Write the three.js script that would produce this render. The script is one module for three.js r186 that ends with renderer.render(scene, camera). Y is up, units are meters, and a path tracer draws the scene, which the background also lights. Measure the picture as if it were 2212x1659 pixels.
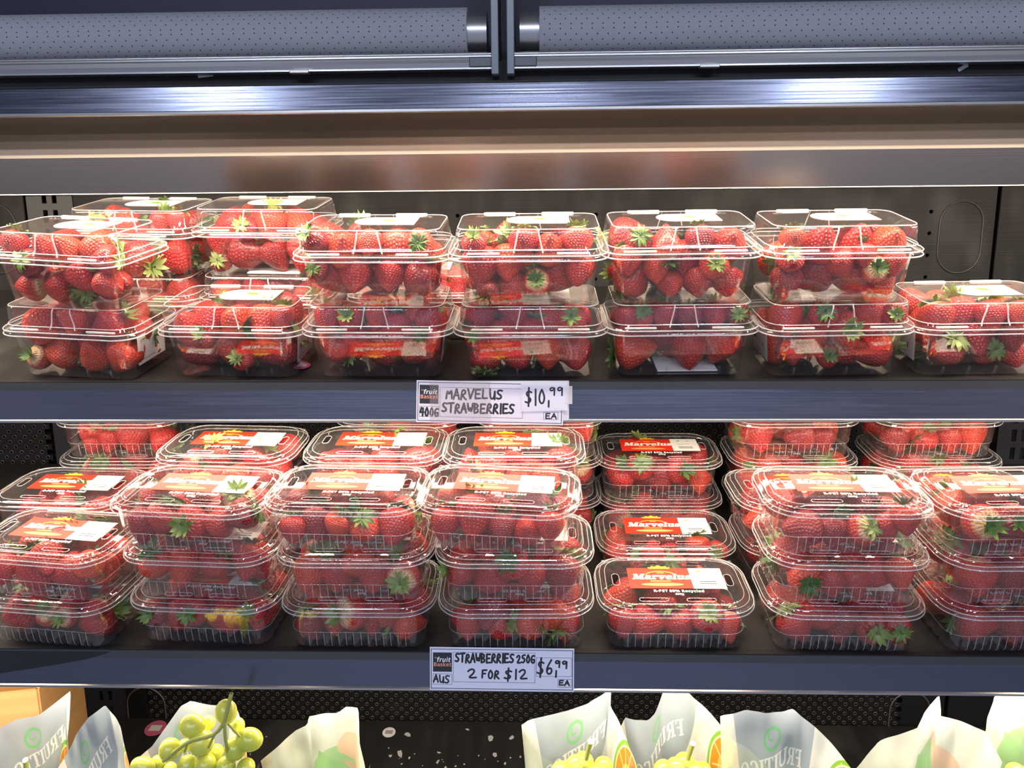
import * as THREE from 'three';
import { mergeGeometries, mergeVertices, toCreasedNormals } from 'three/addons/utils/BufferGeometryUtils.js';
import { RoundedBoxGeometry } from 'three/addons/geometries/RoundedBoxGeometry.js';
import { TextGeometry } from 'three/addons/geometries/TextGeometry.js';
import { FontLoader } from 'three/addons/loaders/FontLoader.js';
import { RectAreaLightUniformsLib } from 'three/addons/lights/RectAreaLightUniformsLib.js';

// ---------------------------------------------------------------- camera, exposure, store lighting
const scene = new THREE.Scene();
scene.background = new THREE.Color(0x000000);
const R = THREE.MathUtils.degToRad;
const camera = new THREE.PerspectiveCamera(2 * Math.atan(829.5 / 1670) * 180 / Math.PI, 2212 / 1659, 0.05, 30);
camera.rotation.order = 'YXZ';
camera.rotation.set(R(-10.5), R(1.7), R(-0.44));
camera.position.set(0, 1.45, 0.93);
const renderer = new THREE.WebGLRenderer({ antialias: true });
renderer.toneMapping = THREE.LinearToneMapping;
renderer.toneMappingExposure = 1.0;
renderer.shadowMap.enabled = true;
RectAreaLightUniformsLib.init();
const LED = { top: 430, mid: 128, low: 155, color: 0xffe8cc };      // strips under the canopy and the two shelves
const STORE = { intensity: 80, color: 0xdfe8ff };                // ceiling panels of the shop

// ---------------------------------------------------------------- helpers
function rng(seed) { let a = seed >>> 0; return () => { a = (a + 0x6D2B79F5) >>> 0; let t = a; t = Math.imul(t ^ (t >>> 15), t | 1); t ^= t + Math.imul(t ^ (t >>> 7), t | 61); return ((t ^ (t >>> 14)) >>> 0) / 4294967296; }; }
const used = {};
function numbered(n) { const k = used[n] = (used[n] ?? -1) + 1; return k ? n + '_' + String(k).padStart(3, '0') : n; }
function tag(o, label, category, group, kind) { o.userData.label = label; if (category) o.userData.category = category; if (group) o.userData.group = group; if (kind) o.userData.kind = kind; return o; }
function thing(name, label, category, pos = [0, 0, 0], group) { const o = new THREE.Group(); o.name = numbered(name); o.position.set(...pos); scene.add(o); return tag(o, label, category, group); }
function part(parent, name, geo, mat, label) { const m = new THREE.Mesh(geo, mat); m.name = name; if (label) m.userData.label = label; parent.add(m); return m; }
function solo(name, geo, mat, label, category, group) { const m = new THREE.Mesh(geo, mat); m.name = numbered(name); scene.add(m); return tag(m, label, category, group); }
function struct(name, geo, mat) { const m = new THREE.Mesh(geo, mat); m.name = name; m.userData.kind = 'structure'; scene.add(m); return m; }
const box = (w, h, d, x = 0, y = 0, z = 0) => new THREE.BoxGeometry(w, h, d).translate(x, y, z);
const rbox = (w, h, d, r, x = 0, y = 0, z = 0) => new RoundedBoxGeometry(w, h, d, 2, r).translate(x, y, z);
const strip = (gs) => mergeGeometries(gs.map(g => { g = g.index ? g.toNonIndexed() : g; for (const k of Object.keys(g.attributes)) if (!['position', 'normal', 'uv'].includes(k)) g.deleteAttribute(k); return g; }));
// a profile of [z, y] points drawn out along x
function alongX(pts, x0, x1, bevel = 0) {
  const s = new THREE.Shape(pts.map(([z, y]) => new THREE.Vector2(-z, y)));
  const g = new THREE.ExtrudeGeometry(s, { depth: x1 - x0, bevelEnabled: bevel > 0, bevelSize: bevel, bevelThickness: bevel, bevelSegments: 2, curveSegments: 8 });
  g.applyMatrix4(new THREE.Matrix4().makeBasis(new THREE.Vector3(0, 0, -1), new THREE.Vector3(0, 1, 0), new THREE.Vector3(1, 0, 0)).setPosition(x0, 0, 0));
  const p = g.attributes.position, uv = g.attributes.uv; for (let i = 0; i < p.count; i++) uv.setXY(i, p.getX(i), p.getY(i) + p.getZ(i));   // grain runs along x
  return g;
}
function tube(pts, r, seg = 12, rad = 6, closed = false) { return new THREE.TubeGeometry(new THREE.CatmullRomCurve3(pts.map(p => new THREE.Vector3(...p)), closed), seg, r, rad, closed); }
function canvas(w, h, draw) { const c = document.createElement('canvas'); c.width = w; c.height = h; draw(c.getContext('2d'), w, h); const t = new THREE.CanvasTexture(c); t.colorSpace = THREE.SRGBColorSpace; t.anisotropy = 4; return t; }
// value noise on a wrapped grid
function noise2(seed, n = 64, m = 64) {                          // n by m cells, repeating
  const r = rng(seed), g = new Float32Array(n * m).map(() => r()), at = (i, j) => g[((j % m + m) % m) * n + (i % n + n) % n], sm = t => t * t * (3 - 2 * t);
  return (x, y) => { const i = Math.floor(x), j = Math.floor(y), u = sm(x - i), v = sm(y - j); return (at(i, j) * (1 - u) + at(i + 1, j) * u) * (1 - v) + (at(i, j + 1) * (1 - u) + at(i + 1, j + 1) * u) * v; };
}
function dataTex(w, h, f, srgb, repeat) {                         // f(u, v) -> grey or [r, g, b] in 0..1 (linear when srgb)
  const d = new Uint8Array(w * h * 4), enc = c => srgb ? (c <= 0.0031308 ? 12.92 * c : 1.055 * Math.pow(c, 1 / 2.4) - 0.055) : c;
  for (let j = 0; j < h; j++) for (let i = 0; i < w; i++) { let c = f((i + 0.5) / w, (j + 0.5) / h, i, j); if (!Array.isArray(c)) c = [c, c, c]; const k = (j * w + i) * 4; for (let q = 0; q < 3; q++) d[k + q] = Math.max(0, Math.min(255, Math.round(255 * enc(Math.max(0, c[q]))))); d[k + 3] = 255; }
  const t = new THREE.DataTexture(d, w, h); t.magFilter = THREE.LinearFilter; t.minFilter = THREE.LinearFilter; t.wrapS = t.wrapT = THREE.RepeatWrapping; if (srgb) t.colorSpace = THREE.SRGBColorSpace; if (repeat) t.repeat.set(...repeat); t.needsUpdate = true; return t;
}
const lin = (r, g, b) => new THREE.Color().setRGB(r, g, b);

// ---------------------------------------------------------------- materials
const n1 = noise2(11), n2 = noise2(12), n3 = noise2(13);
const b1 = noise2(21, 4), b2 = noise2(22, 16), b3 = noise2(23, 2), b4 = noise2(24, 8);
const brushed = dataTex(256, 256, (u, v) => 0.45 + 0.35 * b1(u * 4, v * 64) + 0.2 * b2(u * 16, v * 64), false, [2, 12]);
const brushedBump = dataTex(256, 256, (u, v) => 0.5 + 0.35 * (b3(u * 2, v * 64) - 0.5) + 0.15 * (b4(u * 8, v * 64) - 0.5), false, [2, 12]);
const grime = (base, amp, seed) => { const a = noise2(seed, 8, 8), b = noise2(seed + 1, 32, 24), c = noise2(seed + 2, 64, 16); return dataTex(512, 512, (u, v) => { const s = Math.max(0, a(u * 8, v * 8) + 0.6 * b(u * 32, v * 24) - 0.95) * 1.6, f = 1 + amp * (c(u * 64, v * 16) - 0.5); return base.map(q => q * f + q * 1.6 * s); }, true, [1, 1]); };
const M = {
  plastic: new THREE.MeshPhysicalMaterial({ color: 0xffffff, transmission: 0.985, thickness: 0, roughness: 0.05, ior: 1.8, side: THREE.DoubleSide }),
  plasticEdgeGlow: new THREE.MeshPhysicalMaterial({ color: 0xffffff, transmission: 0.62, thickness: 0, roughness: 0.12, ior: 1.7, side: THREE.DoubleSide }),  // whiter than the sheet: light glowing from the rim edges put into the colour
  plasticEdgeGlowThin: new THREE.MeshPhysicalMaterial({ color: 0xffffff, transmission: 0.74, thickness: 0, roughness: 0.1, ior: 1.75, side: THREE.DoubleSide }),  // same edge glow put into the colour, weaker, for the flat punnets
  wallSteel: new THREE.MeshPhysicalMaterial({ map: grime([0.015, 0.015, 0.0155], 0.8, 31), roughness: 0.5, specularIntensity: 0.35, bumpMap: brushedBump, bumpScale: 0.0003 }),
  upright: new THREE.MeshStandardMaterial({ color: lin(0.045, 0.046, 0.05), roughness: 0.45, metalness: 0.5 }),
  black: new THREE.MeshStandardMaterial({ color: lin(0.006, 0.006, 0.007), roughness: 0.6 }),
  perf: new THREE.MeshStandardMaterial({ color: lin(0.012, 0.012, 0.012), roughness: 0.38, metalness: 0.3 }),
  perfRim: new THREE.MeshStandardMaterial({ color: lin(0.16, 0.155, 0.14), roughness: 0.4, metalness: 0.6 }),  // paler than the sheet: lamp catch-light on the hole edges put into the colour
  deck: new THREE.MeshPhysicalMaterial({ map: grime([0.02, 0.019, 0.018], 0.4, 41), roughness: 0.45, specularIntensity: 0.5 }),
  rail: new THREE.MeshStandardMaterial({ color: lin(0.15, 0.16, 0.205), roughness: 0.3, metalness: 0.85, roughnessMap: brushed, bumpMap: brushedBump, bumpScale: 0.00012 }),
  alu: new THREE.MeshStandardMaterial({ color: lin(0.55, 0.54, 0.52), roughness: 0.3, metalness: 0.9 }),
  aluDark: new THREE.MeshStandardMaterial({ color: lin(0.09, 0.095, 0.1), roughness: 0.4, metalness: 0.6 }),
  steel: new THREE.MeshPhysicalMaterial({ color: lin(0.42, 0.38, 0.35), roughness: 0.21, metalness: 0.95, bumpMap: brushedBump, bumpScale: 0.00008 }),
  steelSoft: new THREE.MeshPhysicalMaterial({ color: lin(0.46, 0.41, 0.37), roughness: 0.38, metalness: 0.95, bumpMap: brushedBump, bumpScale: 0.00008 }),
  navy: new THREE.MeshStandardMaterial({ color: lin(0.006, 0.008, 0.03), roughness: 0.5 }),
  bracket: new THREE.MeshStandardMaterial({ color: lin(0.2, 0.22, 0.24), roughness: 0.42, metalness: 0.4 }),
  housing: new THREE.MeshStandardMaterial({ color: lin(0.02, 0.02, 0.022), roughness: 0.6 }),
  glow: new THREE.MeshStandardMaterial({ color: 0xffffff, emissive: new THREE.Color(LED.color), emissiveIntensity: 4, roughness: 0.5 }),
  white: new THREE.MeshStandardMaterial({ color: lin(0.72, 0.72, 0.74), roughness: 0.6 }),
  paper: new THREE.MeshStandardMaterial({ color: lin(0.7, 0.7, 0.72), roughness: 0.55, side: THREE.DoubleSide }),
};

// ---------------------------------------------------------------- the shop round the fridge
const roomM = { floor: new THREE.MeshStandardMaterial({ color: lin(0.2, 0.2, 0.22), roughness: 0.5 }), wall: new THREE.MeshStandardMaterial({ color: lin(0.3, 0.32, 0.38), roughness: 0.8 }), ceil: new THREE.MeshStandardMaterial({ color: lin(0.28, 0.29, 0.33), roughness: 0.9 }) };
struct('floor', box(8.4, 0.1, 8, 0, -0.05, 3.2), roomM.floor);
struct('ceiling', box(8.4, 0.1, 8, 0, 3.25, 3.2), roomM.ceil);
struct('wall_left', box(0.1, 3.2, 8, -4.15, 1.6, 3.2), roomM.wall);
struct('wall_right', box(0.1, 3.2, 8, 4.15, 1.6, 3.2), roomM.wall);
struct('wall_front', box(8.2, 3.2, 0.1, 0, 1.6, 7.15), roomM.wall);
struct('wall_rear', box(8.2, 3.2, 0.1, 0, 1.6, -0.75), roomM.wall);
for (const [x, z, w] of [[-1.62, 2.95, 0.24], [1.5, 2.93, 0.24], [-1.6, 5.4, 0.6], [1.6, 5.4, 0.6], [0, 4.2, 0.5]]) {
  const t = thing('ceiling_light', 'square ceiling panel light of the shop', 'light', [x, 3.2, z], 'shop ceiling panels');
  part(t, 'light_frame', box(w + 0.06, 0.03, w + 0.06, 0, -0.015, 0), M.white);
  part(t, 'light_panel', box(w, 0.006, w, 0, -0.033, 0), new THREE.MeshStandardMaterial({ color: 0xffffff, emissive: new THREE.Color(STORE.color), emissiveIntensity: 6 }));
  const l = new THREE.RectAreaLight(STORE.color, STORE.intensity * (w < 0.4 ? 2.4 : 1), w, w); l.position.set(0, -0.04, 0); l.rotation.x = -Math.PI / 2; t.add(l);
}

// ---------------------------------------------------------------- back of the fridge
const X0 = -1.35, X1 = 1.35, ZW = -0.43;
const wall = new THREE.Group(); wall.name = 'wall_back'; wall.userData.kind = 'structure'; scene.add(wall);
part(wall, 'plenum', box(2.8, 1.3, 0.02, 0, 1.05, ZW - 0.06), M.black);
{ // solid steel panels behind the top shelf, with an upright at either end
  const hole = (x, y, r) => { const p = new THREE.Path(); p.absellipse(x, y, r, r, 0, Math.PI * 2); return p; };
  const panel = (x0, x1, y0, y1, holes, mat, name) => { const s = new THREE.Shape(); s.moveTo(x0, y0); s.lineTo(x1, y0); s.lineTo(x1, y1); s.lineTo(x0, y1); s.closePath(); for (const h of holes) s.holes.push(hole(...h)); const g = new THREE.ExtrudeGeometry(s, { depth: 0.003, bevelEnabled: true, bevelSize: 0.0006, bevelThickness: 0.0006, bevelSegments: 1, curveSegments: 8 }); g.translate(0, 0, ZW - 0.003); return part(wall, name, g, mat); };
  const hs = []; for (const x of [-0.132, 0.106, 0.672]) for (const y of [1.493, 1.457, 1.42, 1.383]) hs.push([x, y, 0.0036]);
  for (const x of [-0.5, -0.37]) for (const y of [1.493, 1.457]) hs.push([x, y, 0.0036]);
  panel(-0.802, 0.779, 1.27, 1.6, hs, M.wallSteel, 'steel_panel');
  panel(0.787, 1.35, 1.27, 1.6, [], M.wallSteel, 'steel_panel');
  panel(-1.35, -0.892, 1.27, 1.6, [], M.wallSteel, 'steel_panel');
  const rim = (x, y, w, h, r) => { const pts = []; for (let i = 0; i < 40; i++) { const a = i / 40 * Math.PI * 2, c = Math.cos(a), s = Math.sin(a); pts.push([x + c * w / 2, y + (s * w / 2 + Math.sign(s) * (h - w) / 2), ZW + 0.001]); } return tube(pts, r, 80, 6, true); };
  part(wall, 'pressed_oval', rim(0.724, 1.45, 0.072, 0.12, 0.0016), M.upright, 'oval pressed ridge in the steel panel');
  part(wall, 'pressed_oval', rim(-0.945, 1.46, 0.072, 0.12, 0.0016), M.upright, 'oval pressed ridge in the steel panel');
  for (const [xa, xb] of [[-0.888, -0.806], [0.826, 0.9]]) {       // slotted uprights run the whole height
    const s = new THREE.Shape(); s.moveTo(xa, 0.5); s.lineTo(xb, 0.5); s.lineTo(xb, 1.6); s.lineTo(xa, 1.6); s.closePath();
    const xc = (xa + xb) / 2;
    for (let y = 0.53; y < 1.58; y += 0.033) for (const q of [-0.009, 0.009]) { const p = new THREE.Path(); p.moveTo(xc + q - 0.0045, y); p.lineTo(xc + q + 0.0045, y); p.lineTo(xc + q + 0.0045, y + 0.022); p.lineTo(xc + q - 0.0045, y + 0.022); p.closePath(); s.holes.push(p); }
    part(wall, 'slotted_upright', new THREE.ExtrudeGeometry(s, { depth: 0.003, bevelEnabled: true, bevelSize: 0.0005, bevelThickness: 0.0005, bevelSegments: 1 }).translate(0, 0, ZW - 0.006), M.upright);
  }
  for (const [xa, xb] of [[-1.35, -0.892], [-0.802, -0.765], [0.7, 0.779], [0.787, 1.35]]) panel(xa, xb, 0.5, 0.94, [], M.perf, 'plain_panel');
  part(wall, 'pressed_oval', rim(-0.765, 0.53, 0.075, 0.13, 0.0016), M.perfRim); part(wall, 'pressed_oval', rim(0.715, 0.535, 0.075, 0.13, 0.0016), M.perfRim); part(wall, 'pressed_oval', rim(-0.95, 0.53, 0.075, 0.13, 0.0016), M.perfRim);
}
const rimGeo = new THREE.LatheGeometry([[0.0027, -0.0012], [0.0027, 0.0004], [0.0031, 0.0009], [0.0036, 0.0002]].map(p => new THREE.Vector2(...p)), 10).rotateX(Math.PI / 2);
function perforated(name, x0, x1, y0, y1) {                      // real holes: every cell is a plate with an eight-sided hole in it
  const P = 0.0194, H = P / 2, pos = [], idx = [], spots = [];
  const nr = Math.round((y1 - y0) / H);
  for (let j = 0; j < nr; j++) for (let i = 0; ; i++) {
    const xa = x0 + i * P + (j % 2 ? P / 2 : 0); if (xa + P > x1 + 1e-6) break;
    const ya = y0 + j * H, cx = xa + P / 2, cy = ya + H / 2, b = pos.length / 3, rect = [[1, 0], [1, 1], [0, 1], [-1, 1], [-1, 0], [-1, -1], [0, -1], [1, -1]];
    for (let k = 0; k < 8; k++) { pos.push(cx + rect[k][0] * P / 2, cy + rect[k][1] * H / 2, ZW); }
    for (let k = 0; k < 8; k++) { const a = k * Math.PI / 4; pos.push(cx + Math.cos(a) * 0.0031, cy + Math.sin(a) * 0.0031, ZW); }
    for (let k = 0; k < 8; k++) { const q = (k + 1) % 8; idx.push(b + k, b + q, b + 8 + q, b + k, b + 8 + q, b + 8 + k); }
    spots.push([cx, cy]);
  }
  const g = new THREE.BufferGeometry(); g.setAttribute('position', new THREE.Float32BufferAttribute(pos, 3)); g.setIndex(idx); g.computeVertexNormals();
  part(wall, name, g, M.perf, 'black perforated sheet metal');
  const im = new THREE.InstancedMesh(rimGeo, M.perfRim, spots.length); im.name = 'hole_rims'; im.userData.kind = 'stuff'; wall.add(im);
  const m = new THREE.Matrix4(); spots.forEach(([x, y], k) => im.setMatrixAt(k, m.makeTranslation(x, y, ZW)));
}
perforated('perforated_panel', -1.3, -0.892, 0.96, 1.26);
perforated('perforated_panel', -0.802, 0.81, 0.96, 1.26);
perforated('perforated_panel', -0.765, 0.7, 0.52, 0.93);

// ---------------------------------------------------------------- canopy with its rail, lamp and brushed underside
function ledStrip(parent, y, z, tilt, power) {                   // housing, glowing face and the light of that face
  const w = X1 - X0 - 0.1;
  part(parent, 'led_housing', box(w, 0.008, 0.016, 0, y + 0.0055, z), M.housing);
  part(parent, 'led_strip', box(w, 0.0012, 0.011, 0, y + 0.0008, z), M.glow);
  const l = new THREE.RectAreaLight(LED.color, power, w, 0.011); l.position.set(0, y - 0.0004, z); l.rotation.x = R(-90 + tilt); parent.add(l);
}
function priceRail(parent, zt, yt, zb, yb, x0 = X0, x1 = X1) {   // slanting face, bright lower lip and dark upper bead
  part(parent, 'price_rail', alongX([[zb, yb], [zt, yt], [zt - 0.007, yt], [zb - 0.007, yb]], x0, x1), M.rail, 'slate blue brushed metal price rail');
  part(parent, 'rail_lip', alongX([[zb + 0.0018, yb - 0.0022], [zb + 0.0018, yb + 0.0004], [zb, yb + 0.0014], [zb - 0.007, yb + 0.0012], [zb - 0.007, yb - 0.0022]], x0, x1), M.alu, 'bright metal lower lip');
  part(parent, 'rail_bead', alongX([[zt + 0.0012, yt - 0.0006], [zt + 0.0012, yt + 0.0012], [zt - 0.008, yt + 0.0012], [zt - 0.008, yt - 0.0006]], x0, x1), M.black);
}
{
  const c = thing('fridge_canopy', 'canopy of the display fridge with slate rail and brushed steel underside', 'canopy');
  priceRail(c, 0.0569, 1.6175, 0.0608, 1.5898);
  const cove = [[0.01, 1.6432]]; for (let i = 0; i <= 24; i++) { const a = R(90 - i / 24 * 85); cove.push([-0.355 - 0.055 * Math.cos(a), 1.5892 + 0.054 * Math.sin(a)]); }
  part(c, 'underside', toCreasedNormals(alongX([...cove, [-0.413, 1.5937], [-0.413, 1.6465], [0.01, 1.6465]], X0, X1), R(20)), M.steelSoft, 'brushed steel underside curving down at the rear');
  part(c, 'rear_baffle', alongX([[-0.414, 1.605], [-0.4105, 1.5938], [-0.4245, 1.5345], [-0.4275, 1.536], [-0.4275, 1.605]], X0, X1), M.steel, 'brushed steel baffle');
  part(c, 'baffle_edge', alongX([[-0.4232, 1.5356], [-0.4232, 1.534], [-0.428, 1.534], [-0.428, 1.5356]], X0, X1), M.alu);
  part(c, 'gap_strip', alongX([[0.048, 1.618], [0.048, 1.641], [0.028, 1.641], [0.028, 1.605], [0.0495, 1.605], [0.0495, 1.618]], X0, X1), M.black, 'black gap above the rail');
  part(c, 'fascia', alongX([[-0.03, 1.65], [-0.01, 2.05], [-0.5, 2.05], [-0.5, 1.65]], X0, X1), M.navy, 'dark navy canopy board');
  ledStrip(c, 1.5962, 0.039, 16, LED.top);
  const flake = new THREE.MeshStandardMaterial({ color: lin(0.7, 0.7, 0.68), roughness: 0.7 });
  for (const [x, y, w, a] of [[-0.358, 1.634, 0.017, 0.1], [0.455, 1.631, 0.011, 0.5]]) { const f = part(c, 'paper_scrap', rbox(w, 0.004, 0.0006, 0.0003), flake, 'torn scrap of white paper'); f.position.set(x, y - 0.004, 0.0492); f.rotation.z = a; }
}
// ---------------------------------------------------------------- rolled night blinds
const dots = dataTex(64, 64, (u, v) => { const d = (a, b) => Math.hypot(u - a, v - b); const k = Math.min(d(0.25, 0.25), d(0.75, 0.75)); return k < 0.065 ? [0.06, 0.06, 0.065] : [0.62, 0.615, 0.65]; }, true, [1, 1]);
const fabricN = dataTex(256, 256, (u, v) => 0.5 + 0.4 * (n2(u * 64, v * 64) - 0.5) + 0.3 * (n3(u * 16, v * 8) - 0.5), false, [8, 2]);
const fabric = new THREE.MeshStandardMaterial({ map: dots, roughness: 0.5, metalness: 0.15, bumpMap: fabricN, bumpScale: 0.0004 });
function blind(x0, x1, inner, label) {                            // inner: the side (-1 or 1) where the bracket at the join sits
  const t = thing('night_blind', label, 'blind', [(x0 + x1) / 2, 1.6722, 0.03]); t.scale.set(1, 0.94, 0.94); const L = x1 - x0;
  const roll = new THREE.CylinderGeometry(0.0285, 0.0285, L - 0.03, 64, 1).rotateZ(Math.PI / 2);
  const uv = roll.attributes.uv, f = dots.clone(); f.needsUpdate = true;
  for (let i = 0; i < uv.count; i++) { const u = uv.getX(i), v = uv.getY(i); uv.setXY(i, v * L / 0.0115, u * 0.179 / 0.0116); }
  const r = part(t, 'fabric_roll', roll, fabric, 'grey perforated blind fabric wound on its tube'); r.position.x = -inner * 0.012;
  part(t, 'roll_core', new THREE.CylinderGeometry(0.0235, 0.0235, L - 0.012, 32).rotateZ(Math.PI / 2), M.alu, 'bare metal tube end');
  part(t, 'guide_rod', new THREE.CylinderGeometry(0.0022, 0.0022, L, 10).rotateZ(Math.PI / 2).translate(0, -0.0285, 0.03), M.alu);
  part(t, 'guide_rod', new THREE.CylinderGeometry(0.0016, 0.0016, L, 10).rotateZ(Math.PI / 2).translate(0, -0.0315, 0.024), M.aluDark);
  part(t, 'pull_bar', alongX([[0.036, -0.0455], [0.036, -0.0438], [0.0335, -0.043], [0.035, -0.0385], [0.0335, -0.0335], [0.036, -0.0325], [0.036, -0.031], [0.022, -0.031], [0.022, -0.0455]], -L / 2, L / 2), M.alu, 'satin aluminium pull bar');
  part(t, 'bar_end', rbox(0.024, 0.0105, 0.003, 0.001, inner * (L / 2 - 0.012), -0.0383, 0.0362), M.aluDark, 'dark end cap of the pull bar');
  const cx = -inner * 0 + (inner > 0 ? L / 2 - 0.205 : -L / 2 + 0.205);
  part(t, 'handle_clip', rbox(0.021, 0.003, 0.01, 0.001, cx, -0.0468, 0.037), M.alu, 'small metal handle clip');
  const s = new THREE.Shape(); s.moveTo(-0.045, 0.09); s.bezierCurveTo(-0.043, 0.02, -0.043, -0.01, -0.041, -0.051); s.lineTo(0.03, -0.051); s.lineTo(0.03, 0.09); s.closePath();
  const br = new THREE.ExtrudeGeometry(s, { depth: 0.0062, bevelEnabled: true, bevelSize: 0.0008, bevelThickness: 0.0008, bevelSegments: 2 }); br.rotateY(Math.PI / 2); br.translate(inner * (L / 2 + 0.0005) + (inner > 0 ? 0 : -0.006), 0, 0);
  part(t, 'end_bracket', br, M.bracket, 'grey curved end bracket');
}
blind(X0, -0.0445, 1, 'rolled grey night blind whose roll shows full below the navy board');
blind(-0.021, X1, -1, 'rolled grey night blind above the rail part with the wider lamp glare');

// ---------------------------------------------------------------- shelves
function shelfDeck(label, y, z, tilt, depth, rail, lampAt, power) {
  const g = thing('display_shelf', label, 'shelf', [0, y, z]), s = Math.sin(R(tilt)), c = Math.cos(R(tilt));
  part(g, 'deck', alongX([[0, -0.0015], [-depth * c, depth * s - 0.0015], [-depth * c, depth * s - 0.014], [0, -0.014]], X0, X1), M.deck, 'dark metal shelf plate');
  part(g, 'front_stop', alongX([[0.001, -0.012], [0.001, 0.0012], [-0.003, 0.002], [-0.005, 0.0004], [-0.005, -0.012]], X0, X1), M.aluDark, 'dark rolled front stop');
  if (rail) priceRail(g, rail[0] - z, rail[1] - y, rail[2] - z, rail[3] - y);
  if (lampAt) ledStrip(g, lampAt[0] - y, lampAt[1] - z, 12, power);
  return g;
}
shelfDeck('tilted dark shelf carrying the large punnets above the $10.99 ticket', 1.279, 0.0, 13, 0.42, [-0.0005, 1.2805, 0.0065, 1.2335], [1.2365, -0.02], LED.mid);
const shelf2 = shelfDeck('tilted dark shelf carrying the flat punnets above the $6.99 ticket', 0.972, 0.094, 9, 0.52, [0.0935, 0.9735, 0.1, 0.9305], [0.934, 0.07], LED.low);
{ // thin black strip with a curved edge, laid on the rail near the carton
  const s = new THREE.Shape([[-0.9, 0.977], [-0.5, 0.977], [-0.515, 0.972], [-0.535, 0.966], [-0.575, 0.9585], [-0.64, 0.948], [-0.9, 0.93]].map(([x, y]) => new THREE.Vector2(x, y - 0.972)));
  const f = part(shelf2, 'dark_strip', new THREE.ExtrudeGeometry(s, { depth: 0.0004, bevelEnabled: false }), new THREE.MeshStandardMaterial({ color: lin(0.009, 0.009, 0.011), roughness: 0.5 }), 'thin black strip with a curved edge');
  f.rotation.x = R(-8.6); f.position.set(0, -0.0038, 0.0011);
}
shelfDeck('black bottom deck under the grape bags, littered with paper flecks', 0.455, 0.06, 9, 0.492, null, null);

// ---------------------------------------------------------------- price tickets: printed cards written on by hand
const GLYPH = {
  A: [[[0, 1], [0.5, 0], [1, 1]], [[0.2, 0.62], [0.85, 0.6]]], B: [[[0.1, 0], [0.1, 1]], [[0.1, 0.03], [0.75, 0.1], [0.7, 0.4], [0.12, 0.5], [0.85, 0.62], [0.8, 0.92], [0.1, 1]]],
  E: [[[0.9, 0.03], [0.1, 0.03], [0.1, 0.98], [0.95, 0.95]], [[0.1, 0.5], [0.75, 0.48]]], F: [[[0.95, 0], [0.15, 0.04], [0.1, 1]], [[0.12, 0.48], [0.7, 0.46]]],
  G: [[[0.9, 0.12], [0.5, 0], [0.08, 0.35], [0.15, 0.85], [0.6, 1], [0.92, 0.8], [0.9, 0.52], [0.5, 0.55]]], I: [[[0.5, 0], [0.5, 1]]], L: [[[0.12, 0], [0.1, 0.97], [0.85, 0.95]]],
  M: [[[0, 1], [0.12, 0], [0.5, 0.65], [0.88, 0], [1, 1]]], O: [[[0.5, 0], [0.06, 0.35], [0.2, 0.95], [0.75, 0.95], [0.95, 0.4], [0.5, 0]]], R: [[[0.1, 1], [0.12, 0.02], [0.8, 0.08], [0.78, 0.45], [0.15, 0.52], [0.95, 1]]],
  S: [[[0.92, 0.1], [0.45, 0], [0.12, 0.22], [0.3, 0.45], [0.75, 0.58], [0.85, 0.82], [0.45, 1], [0.05, 0.9]]], T: [[[0, 0.04], [1, 0]], [[0.5, 0.02], [0.48, 1]]], U: [[[0.08, 0], [0.12, 0.8], [0.5, 1], [0.88, 0.75], [0.92, 0], [0.95, 1]]],
  V: [[[0, 0], [0.45, 1], [1, 0]]], W: [[[0, 0], [0.22, 1], [0.5, 0.3], [0.75, 1], [1, 0]]],
  0: [[[0.5, 0], [0.1, 0.35], [0.2, 0.9], [0.7, 0.97], [0.92, 0.5], [0.5, 0]]], 1: [[[0.5, 0], [0.5, 1]]], 2: [[[0.05, 0.28], [0.35, 0], [0.8, 0.12], [0.7, 0.5], [0.05, 1], [1, 0.94]]], 4: [[[0.3, 0], [0.05, 0.58], [0.95, 0.55]], [[0.75, 0.05], [0.68, 1]]],
  5: [[[0.9, 0.02], [0.25, 0.03], [0.2, 0.42], [0.7, 0.42], [0.88, 0.72], [0.55, 1], [0.08, 0.92]]], 6: [[[0.75, 0], [0.25, 0.4], [0.1, 0.78], [0.4, 1], [0.85, 0.85], [0.8, 0.58], [0.4, 0.55], [0.14, 0.75]]], 9: [[[0.88, 0.2], [0.5, 0.02], [0.12, 0.25], [0.35, 0.5], [0.85, 0.3], [0.9, 0.08], [0.85, 1]]],
  $: [[[0.92, 0.2], [0.5, 0.08], [0.15, 0.28], [0.5, 0.5], [0.88, 0.68], [0.55, 0.92], [0.06, 0.82]], [[0.55, -0.12], [0.5, 1.12]]], ',': [[[0.45, 0.75], [0.42, 1.15]]],
};
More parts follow.
